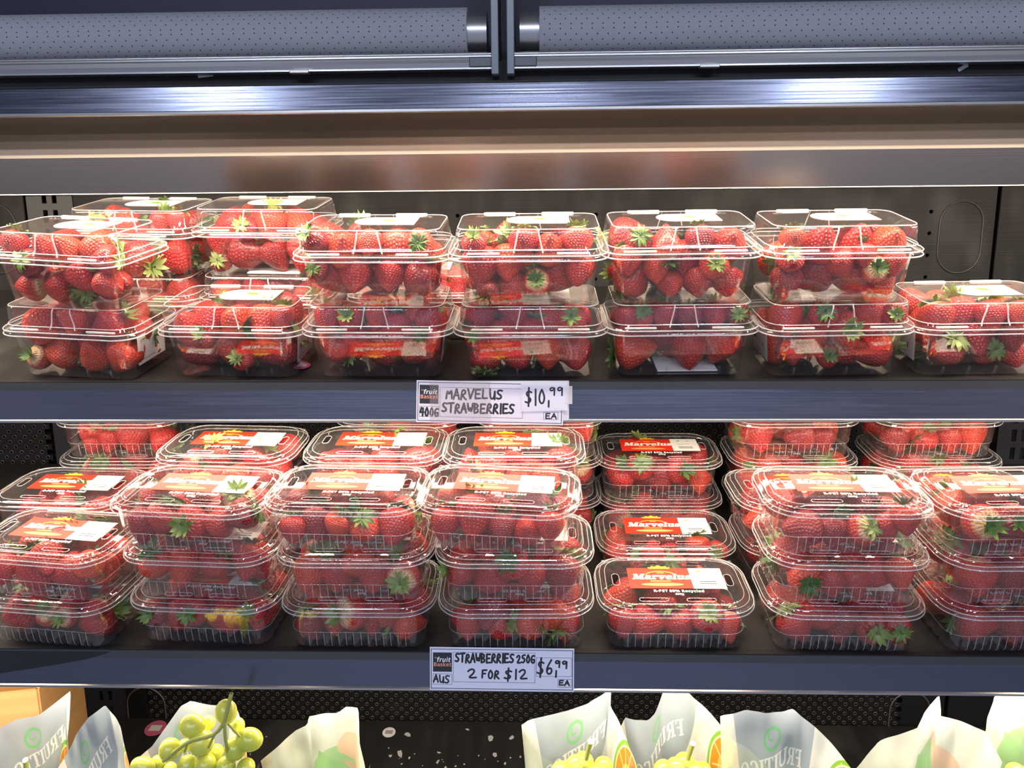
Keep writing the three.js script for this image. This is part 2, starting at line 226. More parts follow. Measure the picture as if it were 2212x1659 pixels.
function write(x, text, x0, y0, w, h, lw) {                       // marker pen strokes
  const r = rng(text.length * 77 + Math.round(x0)), units = [...text].reduce((a, c) => a + (c === ' ' ? 0.6 : c === 'I' || c === '1' || c === ',' ? 0.5 : 1), 0), step = w / units; let cx = x0;
  x.strokeStyle = '#121217'; x.lineWidth = lw; x.lineCap = x.lineJoin = 'round';
  for (const c of text) {
    const u = c === ' ' ? 0.6 : c === 'I' || c === '1' || c === ',' ? 0.5 : 1;
    if (GLYPH[c]) { const jy = (r() - 0.5) * h * 0.1, sh = h * (0.94 + r() * 0.12), gw = step * u * 0.8; for (const l of GLYPH[c]) { x.beginPath(); const P = l.map(([a, b]) => [cx + gw * a + (0.5 - b) * h * 0.03, y0 + jy + sh * b]); x.moveTo(...P[0]); for (let i = 1; i < P.length - 1; i++) x.quadraticCurveTo(...(l.length > 4 ? [P[i][0], P[i][1], (P[i][0] + P[i + 1][0]) / 2, (P[i][1] + P[i + 1][1]) / 2] : [...P[i], ...P[i]])); x.lineTo(...P.at(-1)); x.stroke(); } }
    cx += step * u;
  }
}
function logo(x, a, b, s) {
  x.fillStyle = '#1d1c22'; x.fillRect(a, b, s, s * 1.02); x.textAlign = 'center';
  x.save(); x.translate(a + s * 0.55, b + s * 0.5); x.transform(1, 0, -0.18, 1, 0, 0); x.fillStyle = '#f2f2f2'; x.font = `bold ${s * 0.34}px sans-serif`; x.fillText('fruit', 0, 0); x.restore();
  x.fillStyle = '#e89b7d'; x.font = `bold ${s * 0.29}px sans-serif`; x.fillText('Basket', a + s * 0.5, b + s * 0.74);
  x.fillStyle = '#c8c8cc'; x.font = `${s * 0.11}px sans-serif`; x.fillText('the', a + s * 0.16, b + s * 0.32);
}
const frame = (x, a, b, w, h, lw) => { x.strokeStyle = '#3a3c46'; x.lineWidth = lw; x.strokeRect(a, b, w, h); };
const cardA = canvas(1280, 376, (x, w, h) => {
  x.fillStyle = '#dfe0ec'; x.fillRect(0, 0, w, h); frame(x, 14, 16, w - 28, h - 32, 6);
  logo(x, 28, 40, 165); frame(x, 28, 232, 168, 92, 3); write(x, '400G', 34, 244, 168, 74, 16);
  frame(x, 206, 60, 720, 262, 3); write(x, 'MARVELUS', 262, 72, 500, 86, 17); write(x, 'STRAWBERRIES', 226, 200, 640, 84, 18);
  frame(x, 1112, 262, 124, 66, 3); write(x, 'EA', 1128, 274, 104, 46, 12);
});
const cardPrice = canvas(448, 288, (x, w, h) => { x.fillStyle = '#dcdeec'; x.fillRect(0, 0, w, h); write(x, '$10,', 34, 66, 260, 150, 18); write(x, '99', 270, 48, 150, 84, 16); });
const cardB = canvas(1280, 384, (x, w, h) => {
  x.fillStyle = '#dcdded'; x.fillRect(0, 0, w, h); frame(x, 12, 18, w - 26, h - 34, 6);
  logo(x, 28, 48, 168); frame(x, 28, 240, 168, 92, 3); write(x, 'AUS', 34, 250, 150, 66, 14);
  frame(x, 208, 44, 726, 264, 3); write(x, 'STRAWBERRIES', 226, 56, 530, 78, 17); write(x, '250G', 772, 60, 168, 70, 16);
  write(x, '2', 336, 190, 96, 86, 16); write(x, 'FOR', 462, 200, 166, 70, 16); write(x, '$12', 660, 188, 220, 88, 16);
  frame(x, 946, 84, 312, 164, 3); write(x, '$6,', 952, 100, 196, 134, 16); write(x, '99', 1106, 104, 126, 66, 15);
  frame(x, 1138, 272, 120, 70, 3); write(x, 'EA', 1148, 284, 100, 44, 13);
});
const print = (map, rough = 0.45) => new THREE.MeshPhysicalMaterial({ map, roughness: rough, clearcoat: 0.5, clearcoatRoughness: 0.18 });
function card(t, name, w, h, map, x, y, z, roll, label) {
  part(t, name, new THREE.BoxGeometry(w, h, 0.0004), [M.paper, M.paper, M.paper, M.paper, print(map), M.paper], label); const m = t.children.at(-1); m.position.set(x, y, z); m.rotation.z = R(roll); return m;
}
{
  const a = thing('price_ticket', 'hand-lettered MARVELUS STRAWBERRIES $10.99 price ticket taped to a shelf rail', 'price ticket', [-0.055, 1.2565, 0.0048]); a.rotation.x = R(-8);
  part(a, 'backing_card', box(0.178, 0.05, 0.0004, 0.008, 0.0005, -0.0004), M.paper);
  card(a, 'ticket_card', 0.18, 0.0515, cardA, 0, -0.0012, 0.0003, -1.3);
  card(a, 'price_slip', 0.056, 0.035, cardPrice, 0.067, 0.006, 0.0009, 1.4, 'white slip reading $10.99');
  part(a, 'clear_tape', rbox(0.009, 0.022, 0.0003, 0.0001, 0.0965, 0.008, 0.001), new THREE.MeshPhysicalMaterial({ color: 0xffffff, transmission: 0.6, roughness: 0.15, ior: 1.6 }), 'strip of clear tape');
  part(a, 'clear_tape', rbox(0.075, 0.052, 0.0002, 0.0001, -0.036, -0.001, 0.0008), new THREE.MeshPhysicalMaterial({ color: 0xffffff, transmission: 0.97, roughness: 0.09, ior: 1.6, bumpMap: fabricN, bumpScale: 0.0012 }), 'wrinkled clear tape');
  const b = thing('price_ticket', 'hand-lettered STRAWBERRIES 250G 2 FOR $12 $6.99 price ticket on a shelf rail', 'price ticket', [-0.0392, 0.9552, 0.0992]); b.rotation.x = R(-8);
  card(b, 'ticket_card', 0.1695, 0.0515, cardB, 0, 0, 0, -0.3);
}

// ---------------------------------------------------------------- clear punnets
function ring(w, d, r, y, mod) {                                  // points round a rounded rectangle, always in the same count
  const out = [], NL = 32, NS = 16, NC = 6, hx = w / 2, hz = d / 2;
  const push = (x, z, nx, nz, s) => { const o = mod ? mod(x, z, nx, nz, s) : 0; out.push([x - nx * o, y, z - nz * o]); };
  const edge = (x0, z0, x1, z1, n, nx, nz, s) => { for (let i = 0; i < n; i++) push(x0 + (x1 - x0) * i / n, z0 + (z1 - z0) * i / n, nx, nz, s); };
  const corner = (cx, cz, a0) => { for (let i = 0; i < NC; i++) { const a = a0 - i / NC * Math.PI / 2; push(cx + Math.cos(a) * r, cz + Math.sin(a) * r, Math.cos(a), Math.sin(a), -1); } };
  edge(-hx + r, hz, hx - r, hz, NL, 0, 1, 0); corner(hx - r, hz - r, Math.PI / 2);
  edge(hx, hz - r, hx, -hz + r, NS, 1, 0, 1); corner(hx - r, -hz + r, 0);
  edge(hx - r, -hz, -hx + r, -hz, NL, 0, -1, 2); corner(-hx + r, -hz + r, -Math.PI / 2);
  edge(-hx, -hz + r, -hx, hz - r, NS, -1, 0, 3); corner(-hx + r, hz - r, -Math.PI);
  return out;
}
function loft(rings, capFirst) {
  const n = rings[0].length, pos = [], idx = []; for (const r of rings) for (const p of r) pos.push(...p);
  for (let k = 0; k + 1 < rings.length; k++) for (let i = 0; i < n; i++) { const j = (i + 1) % n, a = k * n + i, b = k * n + j; idx.push(a, b, b + n, a, b + n, a + n); }
  if (capFirst) { const c = pos.length / 3; pos.push(0, rings[0][0][1], 0); for (let i = 0; i < n; i++) idx.push(c, (i + 1) % n, i); }
  const g = new THREE.BufferGeometry(); g.setAttribute('position', new THREE.Float32BufferAttribute(pos, 3)); g.setIndex(idx);
  g.setAttribute('uv', new THREE.Float32BufferAttribute(new Float32Array(pos.length / 3 * 2), 2)); g.computeVertexNormals(); return toCreasedNormals(g, R(38));
}
const bead = (w, d, r, y, t) => tube(ring(w, d, r, y).filter((_, i) => i % 2 === 0), t, 120, 5, true);
function flatTop(w, d, r, y, slots) {
  const s = new THREE.Shape(), hx = w / 2, hz = d / 2; s.moveTo(-hx + r, -hz); s.lineTo(hx - r, -hz); s.absarc(hx - r, -hz + r, r, -Math.PI / 2, 0); s.lineTo(hx, hz - r); s.absarc(hx - r, hz - r, r, 0, Math.PI / 2); s.lineTo(-hx + r, hz); s.absarc(-hx + r, hz - r, r, Math.PI / 2, Math.PI); s.lineTo(-hx, -hz + r); s.absarc(-hx + r, -hz + r, r, Math.PI, Math.PI * 1.5);
  const edges = [];
  for (const [x, z, w2, d2] of slots) { const p = new THREE.Path(), q = Math.min(w2, d2) / 2, a = w2 / 2 - q, b = d2 / 2 - q; p.absarc(x + a, -z + b, q, 0, Math.PI / 2); p.absarc(x - a, -z + b, q, Math.PI / 2, Math.PI); p.absarc(x - a, -z - b, q, Math.PI, Math.PI * 1.5); p.absarc(x + a, -z - b, q, -Math.PI / 2, 0); s.holes.push(p); edges.push(tube(p.getPoints(4).slice(0, -1).map(v => [v.x, y, -v.y]), 0.00045, 48, 4, true)); }
  return [new THREE.ShapeGeometry(s, 6).rotateX(-Math.PI / 2).translate(0, y, 0), ...edges];
}
const castle = (x, z, nx, nz, s) => s < 0 ? 0.0008 : (Math.floor((s % 2 === 0 ? x + 0.5 : z + 0.5) / 0.0088) % 2 ? 0.0028 : 0);
const stud = (x, y, z, r) => new THREE.SphereGeometry(r, 10, 6, 0, Math.PI * 2, 0, Math.PI / 2).translate(x, y, z);
// flat 250 g punnet: 185 x 120 x 64 mm
const flatTray = strip([loft([ring(0.152, 0.092, 0.014, 0.0012, castle), ring(0.157, 0.097, 0.016, 0.004, castle), ring(0.160, 0.0985, 0.018, 0.0235, castle), ring(0.1612, 0.0995, 0.019, 0.0246), ring(0.167, 0.103, 0.024, 0.0552), ring(0.169, 0.1045, 0.025, 0.0566), ring(0.1815, 0.1165, 0.0355, 0.0572), ring(0.184, 0.119, 0.037, 0.0562), ring(0.185, 0.12, 0.0375, 0.0538)], true)]);
const flatTrayRim = strip([bead(0.185, 0.12, 0.0375, 0.0538, 0.0007), ...[1, -1].flatMap(q => [...Array(14)].map((_, i) => { const x = -0.0572 + i * 0.0088; return tube([[x, 0.0025, q * 0.0465], [x, 0.0045, q * 0.0487], [x, 0.0235, q * 0.0495]], 0.0003, 4, 4); })), tube(ring(0.1606, 0.099, 0.019, 0.0242).filter((_, i) => i % 2 === 0), 0.00022, 100, 4, true)]);
const flatLid = strip([loft([ring(0.183, 0.118, 0.0365, 0.0584), ring(0.1795, 0.1145, 0.036, 0.059), ring(0.175, 0.11, 0.034, 0.0592), ring(0.1738, 0.1088, 0.0335, 0.0599), ring(0.173, 0.108, 0.033, 0.0616), ring(0.1712, 0.1062, 0.032, 0.0624), ring(0.166, 0.101, 0.0305, 0.0628), ring(0.163, 0.098, 0.0295, 0.0636), ring(0.159, 0.094, 0.028, 0.0642), ring(0.155, 0.09, 0.027, 0.0634)]),
  ...flatTop(0.155, 0.09, 0.027, 0.0634, [[-0.0275, 0.0385, 0.034, 0.0062], [0.0275, 0.0385, 0.034, 0.0062], [-0.0275, -0.037, 0.032, 0.0062], [0.0275, -0.037, 0.032, 0.0062], [-0.068, -0.002, 0.0085, 0.024], [0.068, -0.002, 0.0085, 0.024]]),
  ...[[-0.08, 0.048], [0.08, 0.048], [-0.08, -0.048], [0.08, -0.048]].map(([x, z]) => stud(x, 0.059, z, 0.0028))]);
const flatLidRim = strip([bead(0.183, 0.118, 0.0365, 0.0584, 0.0006), bead(0.173, 0.108, 0.033, 0.0616, 0.0004), bead(0.161, 0.096, 0.0287, 0.064, 0.0004), ...flatTop(0.155, 0.09, 0.027, 0.0636, [[-0.0275, 0.0385, 0.034, 0.0062], [0.0275, 0.0385, 0.034, 0.0062], [-0.068, -0.002, 0.0085, 0.024], [0.068, -0.002, 0.0085, 0.024]]).slice(1)]);
// deep 400 g punnet: 190 x 118 x 89 mm
const deepTray = strip([loft([ring(0.148, 0.09, 0.012, 0.001), ring(0.154, 0.0945, 0.014, 0.0045), ring(0.1655, 0.1, 0.018, 0.058), ring(0.168, 0.102, 0.02, 0.0605), ring(0.1865, 0.1145, 0.027, 0.0615), ring(0.1892, 0.1172, 0.028, 0.0602), ring(0.19, 0.118, 0.0285, 0.0575)], true),
  ...[-0.048, -0.016, 0.016, 0.048].flatMap(x => [tube([[x, 0.0008, 0.0445], [x, 0.006, 0.0476], [x, 0.013, 0.0484]], 0.0016, 6, 6), tube([[x, 0.0008, -0.0445], [x, 0.006, -0.0476], [x, 0.013, -0.0484]], 0.0016, 6, 6)])]);
const deepLid = strip([loft([ring(0.1885, 0.1165, 0.0278, 0.0632), ring(0.1865, 0.1145, 0.027, 0.0648), ring(0.178, 0.106, 0.024, 0.0652), ring(0.1765, 0.1045, 0.0235, 0.0664), ring(0.1755, 0.1035, 0.023, 0.0688), ring(0.1735, 0.1015, 0.022, 0.0702), ring(0.169, 0.0965, 0.018, 0.0877), ring(0.1665, 0.094, 0.017, 0.0907), ring(0.163, 0.0905, 0.015, 0.0922), ring(0.158, 0.0855, 0.013, 0.092)]),
  ...flatTop(0.158, 0.0855, 0.013, 0.092, [[-0.058, -0.03, 0.012, 0.006], [0.058, -0.03, 0.012, 0.006]])]);
const deepLidRidges = [...[1, -1].flatMap(q => [-1, 1].map(s => tube([[s * 0.017, 0.0662, q * 0.0535], [s * 0.0155, 0.0715, q * 0.0508], [s * 0.012, 0.0882, q * 0.0486], [s * 0.0115, 0.0917, q * 0.046]], 0.0009, 10, 5))),
  ...[-0.036, 0.036].map(x => rbox(0.04, 0.0032, 0.005, 0.0014, x, 0.0927, -0.0415)), ...[-0.052, 0.052].map(x => rbox(0.038, 0.002, 0.0035, 0.0009, x, 0.0659, 0.0545))];
const deepTrayRim = bead(0.19, 0.118, 0.0285, 0.0575, 0.0009), deepLidRim = strip([bead(0.1885, 0.1165, 0.0278, 0.0632, 0.0008), bead(0.1755, 0.1035, 0.023, 0.0688, 0.0006), bead(0.1645, 0.092, 0.0155, 0.0916, 0.0006), ...deepLidRidges]);

// printed labels
const flatLabelTex = canvas(512, 196, (x, w, h) => {
  x.fillStyle = '#e2311d'; x.fillRect(0, 0, w, h); x.fillStyle = '#f7f7f3'; x.fillRect(336, 0, w - 336, h);
  const r = rng(5); x.fillStyle = '#7c1410'; for (let i = 0; i < 34; i++) { const a = 10 + (i % 9) * 37 + r() * 12, b = 12 + Math.floor(i / 9) * 46 + r() * 12; x.beginPath(); x.ellipse(a, b, 2.2, 3.4, 0.3, 0, 7); x.fill(); }
  x.strokeStyle = '#f9b23a'; x.lineWidth = 7; x.beginPath(); x.ellipse(178, 72, 80, 40, 0, Math.PI * 1.08, Math.PI * 1.92); x.stroke(); x.fillStyle = '#f9c04a'; x.fillRect(160, 44, 38, 7);
  x.save(); x.translate(170, 108); x.transform(1, 0, -0.2, 1, 0, 0); x.font = 'bold 66px serif'; x.textAlign = 'center'; x.lineJoin = 'round'; x.strokeStyle = '#fff8ee'; x.lineWidth = 4; x.strokeText('Marvelus', 8, 0); x.fillStyle = '#fffdf8'; x.fillText('Marvelus', 8, 0); x.restore();
  x.fillStyle = '#f8a15a'; x.fillRect(116, 122, 110, 9); x.beginPath(); x.ellipse(176, 158, 112, 15, 0, 0, 7); x.fill();
  x.fillStyle = '#2b2f33'; x.fillRect(374, 84, 84, 3); x.fillRect(378, 126, 90, 8); x.fillRect(380, 146, 90, 8); x.strokeStyle = '#5a5f55'; x.lineWidth = 3; x.beginPath(); x.moveTo(440, 40); x.lineTo(450, 28); x.lineTo(460, 40); x.stroke(); x.fillStyle = '#8fbf3f'; x.beginPath(); x.ellipse(388, 32, 14, 8, -0.5, 0, 7); x.fill();
});
const flatLabelMat = new THREE.MeshStandardMaterial({ map: flatLabelTex, roughness: 0.5, side: THREE.DoubleSide });
const flatLabel = new THREE.PlaneGeometry(0.115, 0.043).rotateX(-Math.PI / 2);
const crownShape = (() => { const s = new THREE.Shape(); s.moveTo(-0.012, -0.001); const P = [[-0.014, 0.002], [-0.008, 0.002], [-0.010, 0.005], [-0.004, 0.0036], [0, 0.007], [0.004, 0.0036], [0.010, 0.005], [0.008, 0.002], [0.014, 0.002], [0.012, -0.001]]; P.forEach(p => s.lineTo(...p)); return new THREE.ShapeGeometry(s).rotateX(-Math.PI / 2); })();
const crownMat = new THREE.MeshStandardMaterial({ color: 0xf7b92c, roughness: 0.5, side: THREE.DoubleSide });
const font = await new FontLoader().loadAsync('fonts/droid/droid_sans_bold.typeface.json');
const emboss = (() => { const g = ['R-PET 80% Recycled', '250g'].map((t, i) => { const q = new TextGeometry(t, { font, size: i ? 0.0034 : 0.0046, depth: 0.0003, curveSegments: 2, bevelEnabled: false }); q.computeBoundingBox(); return q.translate(-q.boundingBox.max.x / 2, -i * 0.0056, 0); }); return strip(g).rotateX(-Math.PI / 2); })();
const embossMat = new THREE.MeshPhysicalMaterial({ color: 0xffffff, transmission: 0.45, roughness: 0.5, ior: 1.6, side: THREE.DoubleSide });
const deepLabelTex = canvas(320, 192, (x, w, h) => { x.fillStyle = '#f4f5f2'; x.fillRect(0, 0, w, h); x.fillStyle = '#5fae35'; x.beginPath(); x.moveTo(128, 66); x.quadraticCurveTo(176, 20, 214, 92); x.quadraticCurveTo(160, 108, 128, 66); x.fill(); x.fillStyle = '#1f7a3d'; x.beginPath(); x.moveTo(128, 66); x.quadraticCurveTo(150, 100, 214, 92); x.quadraticCurveTo(160, 116, 128, 66); x.fill(); x.fillStyle = '#8fb3d6'; x.fillRect(60, 118, 74, 9); x.fillRect(60, 134, 54, 7); x.fillStyle = '#6b6f76'; for (let i = 0; i < 9; i++) x.fillRect(230 + i * 7, 104, 3, 44); });
const deepLabel = (() => { const s = new THREE.Shape(); s.moveTo(-0.018, -0.021); s.lineTo(0.037, -0.021); s.lineTo(0.037, 0.021); s.lineTo(-0.018, 0.021); s.absellipse(-0.018, 0, 0.02, 0.021, Math.PI / 2, Math.PI * 1.5); const g = new THREE.ShapeGeometry(s, 10), p = g.attributes.position, uv = g.attributes.uv; for (let i = 0; i < p.count; i++) uv.setXY(i, (p.getX(i) + 0.038) / 0.075, (p.getY(i) + 0.021) / 0.042); return g.rotateX(-Math.PI / 2); })();
const deepLabelMat = new THREE.MeshStandardMaterial({ map: deepLabelTex, roughness: 0.5, side: THREE.DoubleSide });
const sideLabelTex = canvas(256, 160, (x, w, h) => { x.fillStyle = '#f0edea'; x.fillRect(0, 0, w, h); x.fillStyle = '#c9382f'; for (const [a, b, s] of [[60, 112, 1], [112, 60, 0.6], [176, 118, 0.8], [214, 40, 0.5]]) { x.beginPath(); x.moveTo(a, b); x.quadraticCurveTo(a - 14 * s, b - 26 * s, a + 2, b - 52 * s); x.quadraticCurveTo(a + 18 * s, b - 22 * s, a, b); x.fill(); } x.fillStyle = '#9aa0a6'; x.fillRect(28, 136, 130, 5); });
const sideLabelMat = new THREE.MeshStandardMaterial({ map: sideLabelTex, roughness: 0.6, side: THREE.DoubleSide });
const sideLabel = q => { const g = new THREE.PlaneGeometry(0.058, 0.04).rotateY(q * Math.PI / 2); g.applyMatrix4(new THREE.Matrix4().makeRotationZ(-q * 0.14)); return g.translate(q * 0.0775, 0.033, 0); };
const sideLabels = [sideLabel(-1), sideLabel(1)];
const whitePad = new THREE.MeshStandardMaterial({ color: lin(0.75, 0.74, 0.72), roughness: 0.9 });
const padGeo = rbox(0.075, 0.002, 0.05, 0.0008, 0.012, 0.0028, 0.012);

// ---------------------------------------------------------------- strawberries
const PROF = [[0, 0], [0.012, 0.2], [0.045, 0.5], [0.1, 0.74], [0.18, 0.91], [0.29, 1], [0.41, 0.97], [0.54, 0.86], [0.68, 0.68], [0.8, 0.48], [0.9, 0.29], [0.965, 0.13], [1, 0]];
const profile = t => { for (let i = 1; i < PROF.length; i++) if (t <= PROF[i][0]) { const [a, b] = [PROF[i - 1], PROF[i]]; const u = (t - a[0]) / (b[0] - a[0]); return a[1] + (b[1] - a[1]) * u; } return 0; };
const SEEDS = (() => { const out = [], r = rng(3); for (let j = 0; j < 15; j++) { const v = 0.045 + j * 0.0645, n = Math.max(3, Math.round(30 * profile(v))); for (let i = 0; i < n; i++) out.push([(i + (j % 2) * 0.5 + (r() - 0.5) * 0.28) / n, v + (r() - 0.5) * 0.02, Math.max(0.16, profile(v))]); } return out; })();
const [seedMask, pitMask] = (() => {
  const w = 512, h = 256, s = new Float32Array(w * h), p = new Float32Array(w * h);
  for (const [u, v, rho] of SEEDS) { const ru = 0.0105 / rho, rv = 0.027; for (let j = Math.floor((v - rv * 1.6) * h); j < (v + rv * 1.6) * h; j++) if (j >= 0 && j < h) for (let i = Math.floor((u - ru * 1.6) * w); i < (u + ru * 1.6) * w; i++) { const k = j * w + ((i % w) + w) % w, a = ((i + 0.5) / w - u) / ru, b = ((j + 0.5) / h - v) / rv, d = a * a + b * b; p[k] = Math.max(p[k], Math.exp(-d * 2.2)); s[k] = Math.max(s[k], Math.min(1, Math.max(0, 1.25 - (a * a * 16 + b * b * 9)))); } }
  return [s, p];
})();
const berryBump = dataTex(512, 256, (u, v, i, j) => { const k = j * 512 + i; return 0.72 - 0.55 * pitMask[k] + 0.3 * seedMask[k] + 0.1 * (n2(u * 64, v * 32) - 0.5); }, false);
const skin = (flesh, seed, pale) => dataTex(512, 256, (u, v, i, j) => { const k = j * 512 + i, f = 0.85 + 0.3 * n1(u * 8, v * 6); let c = flesh.map((q, z) => q * (z ? f * f : f)); const e = pale > 0 ? Math.max(0, Math.min(1, (pale + 0.1 * (n3(u * 12, 1.5) - 0.5) - v) / 0.09)) : 0; c = c.map((q, z) => q + ([0.72, 0.5, 0.26][z] - q) * e * 0.9); const s = seedMask[k] * 0.85; return c.map((q, z) => q + (seed[z] - q) * s); }, true);
const SKIN = [skin([0.37, 0.008, 0.01], [0.78, 0.45, 0.14], 0), skin([0.23, 0.005, 0.011], [0.66, 0.33, 0.12], 0), skin([0.5, 0.03, 0.01], [0.8, 0.5, 0.14], 0), skin([0.44, 0.015, 0.01], [0.78, 0.45, 0.14], 0.14)]
  .map(map => new THREE.MeshPhysicalMaterial({ map, bumpMap: berryBump, bumpScale: 0.0032, roughness: 0.4, clearcoat: 0.14, clearcoatRoughness: 0.2 }));
function berryGeo(seed) {
  const r = rng(seed), NU = 24, NV = 20, L = 0.98 + r() * 0.17, g = 0.88 + r() * 0.3, flat = 0.93 + r() * 0.1, ph = r() * 6, amp = 0.02 + r() * 0.05, k2 = 2 + Math.floor(r() * 3), pos = [], uv = [], idx = [];
  for (let j = 0; j <= NV; j++) for (let i = 0; i <= NU; i++) {
    const t = Math.pow(j / NV, 1.12), a = i / NU * Math.PI * 2, tt = Math.pow(t, g), rad = 0.5 * profile(tt) * (1 + amp * Math.sin(a * k2 + ph + t * 2) * Math.min(1, t * 4));
    pos.push(Math.cos(a) * rad * flat, (0.47 - t) * L, Math.sin(a) * rad / flat); uv.push(i / NU, tt);
  }
  for (let j = 0; j < NV; j++) for (let i = 0; i < NU; i++) { const a = j * (NU + 1) + i, b = a + NU + 1; idx.push(a, a + 1, b + 1, a, b + 1, b); }
  const q = new THREE.BufferGeometry(); q.setAttribute('position', new THREE.Float32BufferAttribute(pos, 3)); q.setAttribute('uv', new THREE.Float32BufferAttribute(uv, 2)); q.setIndex(idx); q.computeVertexNormals();
  const n = q.attributes.normal; for (let j = 0; j <= NV; j++) { const a = j * (NU + 1), b = a + NU, v = new THREE.Vector3(n.getX(a) + n.getX(b), n.getY(a) + n.getY(b), n.getZ(a) + n.getZ(b)).normalize(); n.setXYZ(a, v.x, v.y, v.z); n.setXYZ(b, v.x, v.y, v.z); }
  for (let i = 0; i <= NU; i++) { n.setXYZ(i, 0, 1, 0); n.setXYZ(NV * (NU + 1) + i, 0, -1, 0); }
  q.userData = { top: 0.47 * L }; return q;
}
function crownGeo(seed, top, lift) {                              // pointed leaflets and a stalk stub
  const r = rng(seed), pos = [], idx = [], N = 11 + Math.floor(r() * 3), S = 6;
  for (let i = 0; i < N; i++) {
    const a = i / N * Math.PI * 2 + (r() - 0.5) * 0.35, len = 0.31 + r() * 0.13, wid = 0.052 + r() * 0.024, curl = lift + (r() - 0.4) * 0.3, b = pos.length / 3, ca = Math.cos(a), sa = Math.sin(a), tw = (r() - 0.5) * 0.1;
    for (let s = 0; s <= S; s++) { const u = s / S, rho = 0.03 + len * u * (1 - Math.max(0, curl) * 0.25 * u), y = top + 0.012 + 0.05 * Math.sin(u * 2.4) + curl * u * u * 0.5 - 0.1 * u * u, w = wid * Math.pow(Math.sin(Math.PI * Math.min(0.999, 0.16 + 0.84 * u)), 0.8); for (const e of [-1, 0, 1]) pos.push(ca * rho - sa * w * e, y + Math.abs(e) * 0.025 + e * tw * u, sa * rho + ca * w * e); }
    for (let s = 0; s < S; s++) for (let e = 0; e < 2; e++) { const q = b + s * 3 + e; idx.push(q, q + 1, q + 4, q, q + 4, q + 3); }
  }
  const g = new THREE.BufferGeometry(); g.setAttribute('position', new THREE.Float32BufferAttribute(pos, 3)); g.setIndex(idx); g.setAttribute('uv', new THREE.Float32BufferAttribute(new Float32Array(pos.length / 3 * 2), 2)); g.computeVertexNormals();
  return strip([g, tube([[0, top - 0.02, 0], [0.01, top + 0.08, 0], [0.04, top + 0.15, 0.02]], 0.028, 5, 6)]);
}
const BERRY = [...Array(9)].map((_, i) => berryGeo(100 + i * 7)), CROWN = BERRY.map((b, i) => crownGeo(300 + i * 5, b.userData.top, [0.05, 0.3, 0.6][i % 3]));
const LEAF = [[0.13, 0.22, 0.045], [0.22, 0.3, 0.08], [0.07, 0.14, 0.03]].map(c => new THREE.MeshPhysicalMaterial({ color: lin(...c), roughness: 0.5, transmission: 0.18, thickness: 0, side: THREE.DoubleSide }));

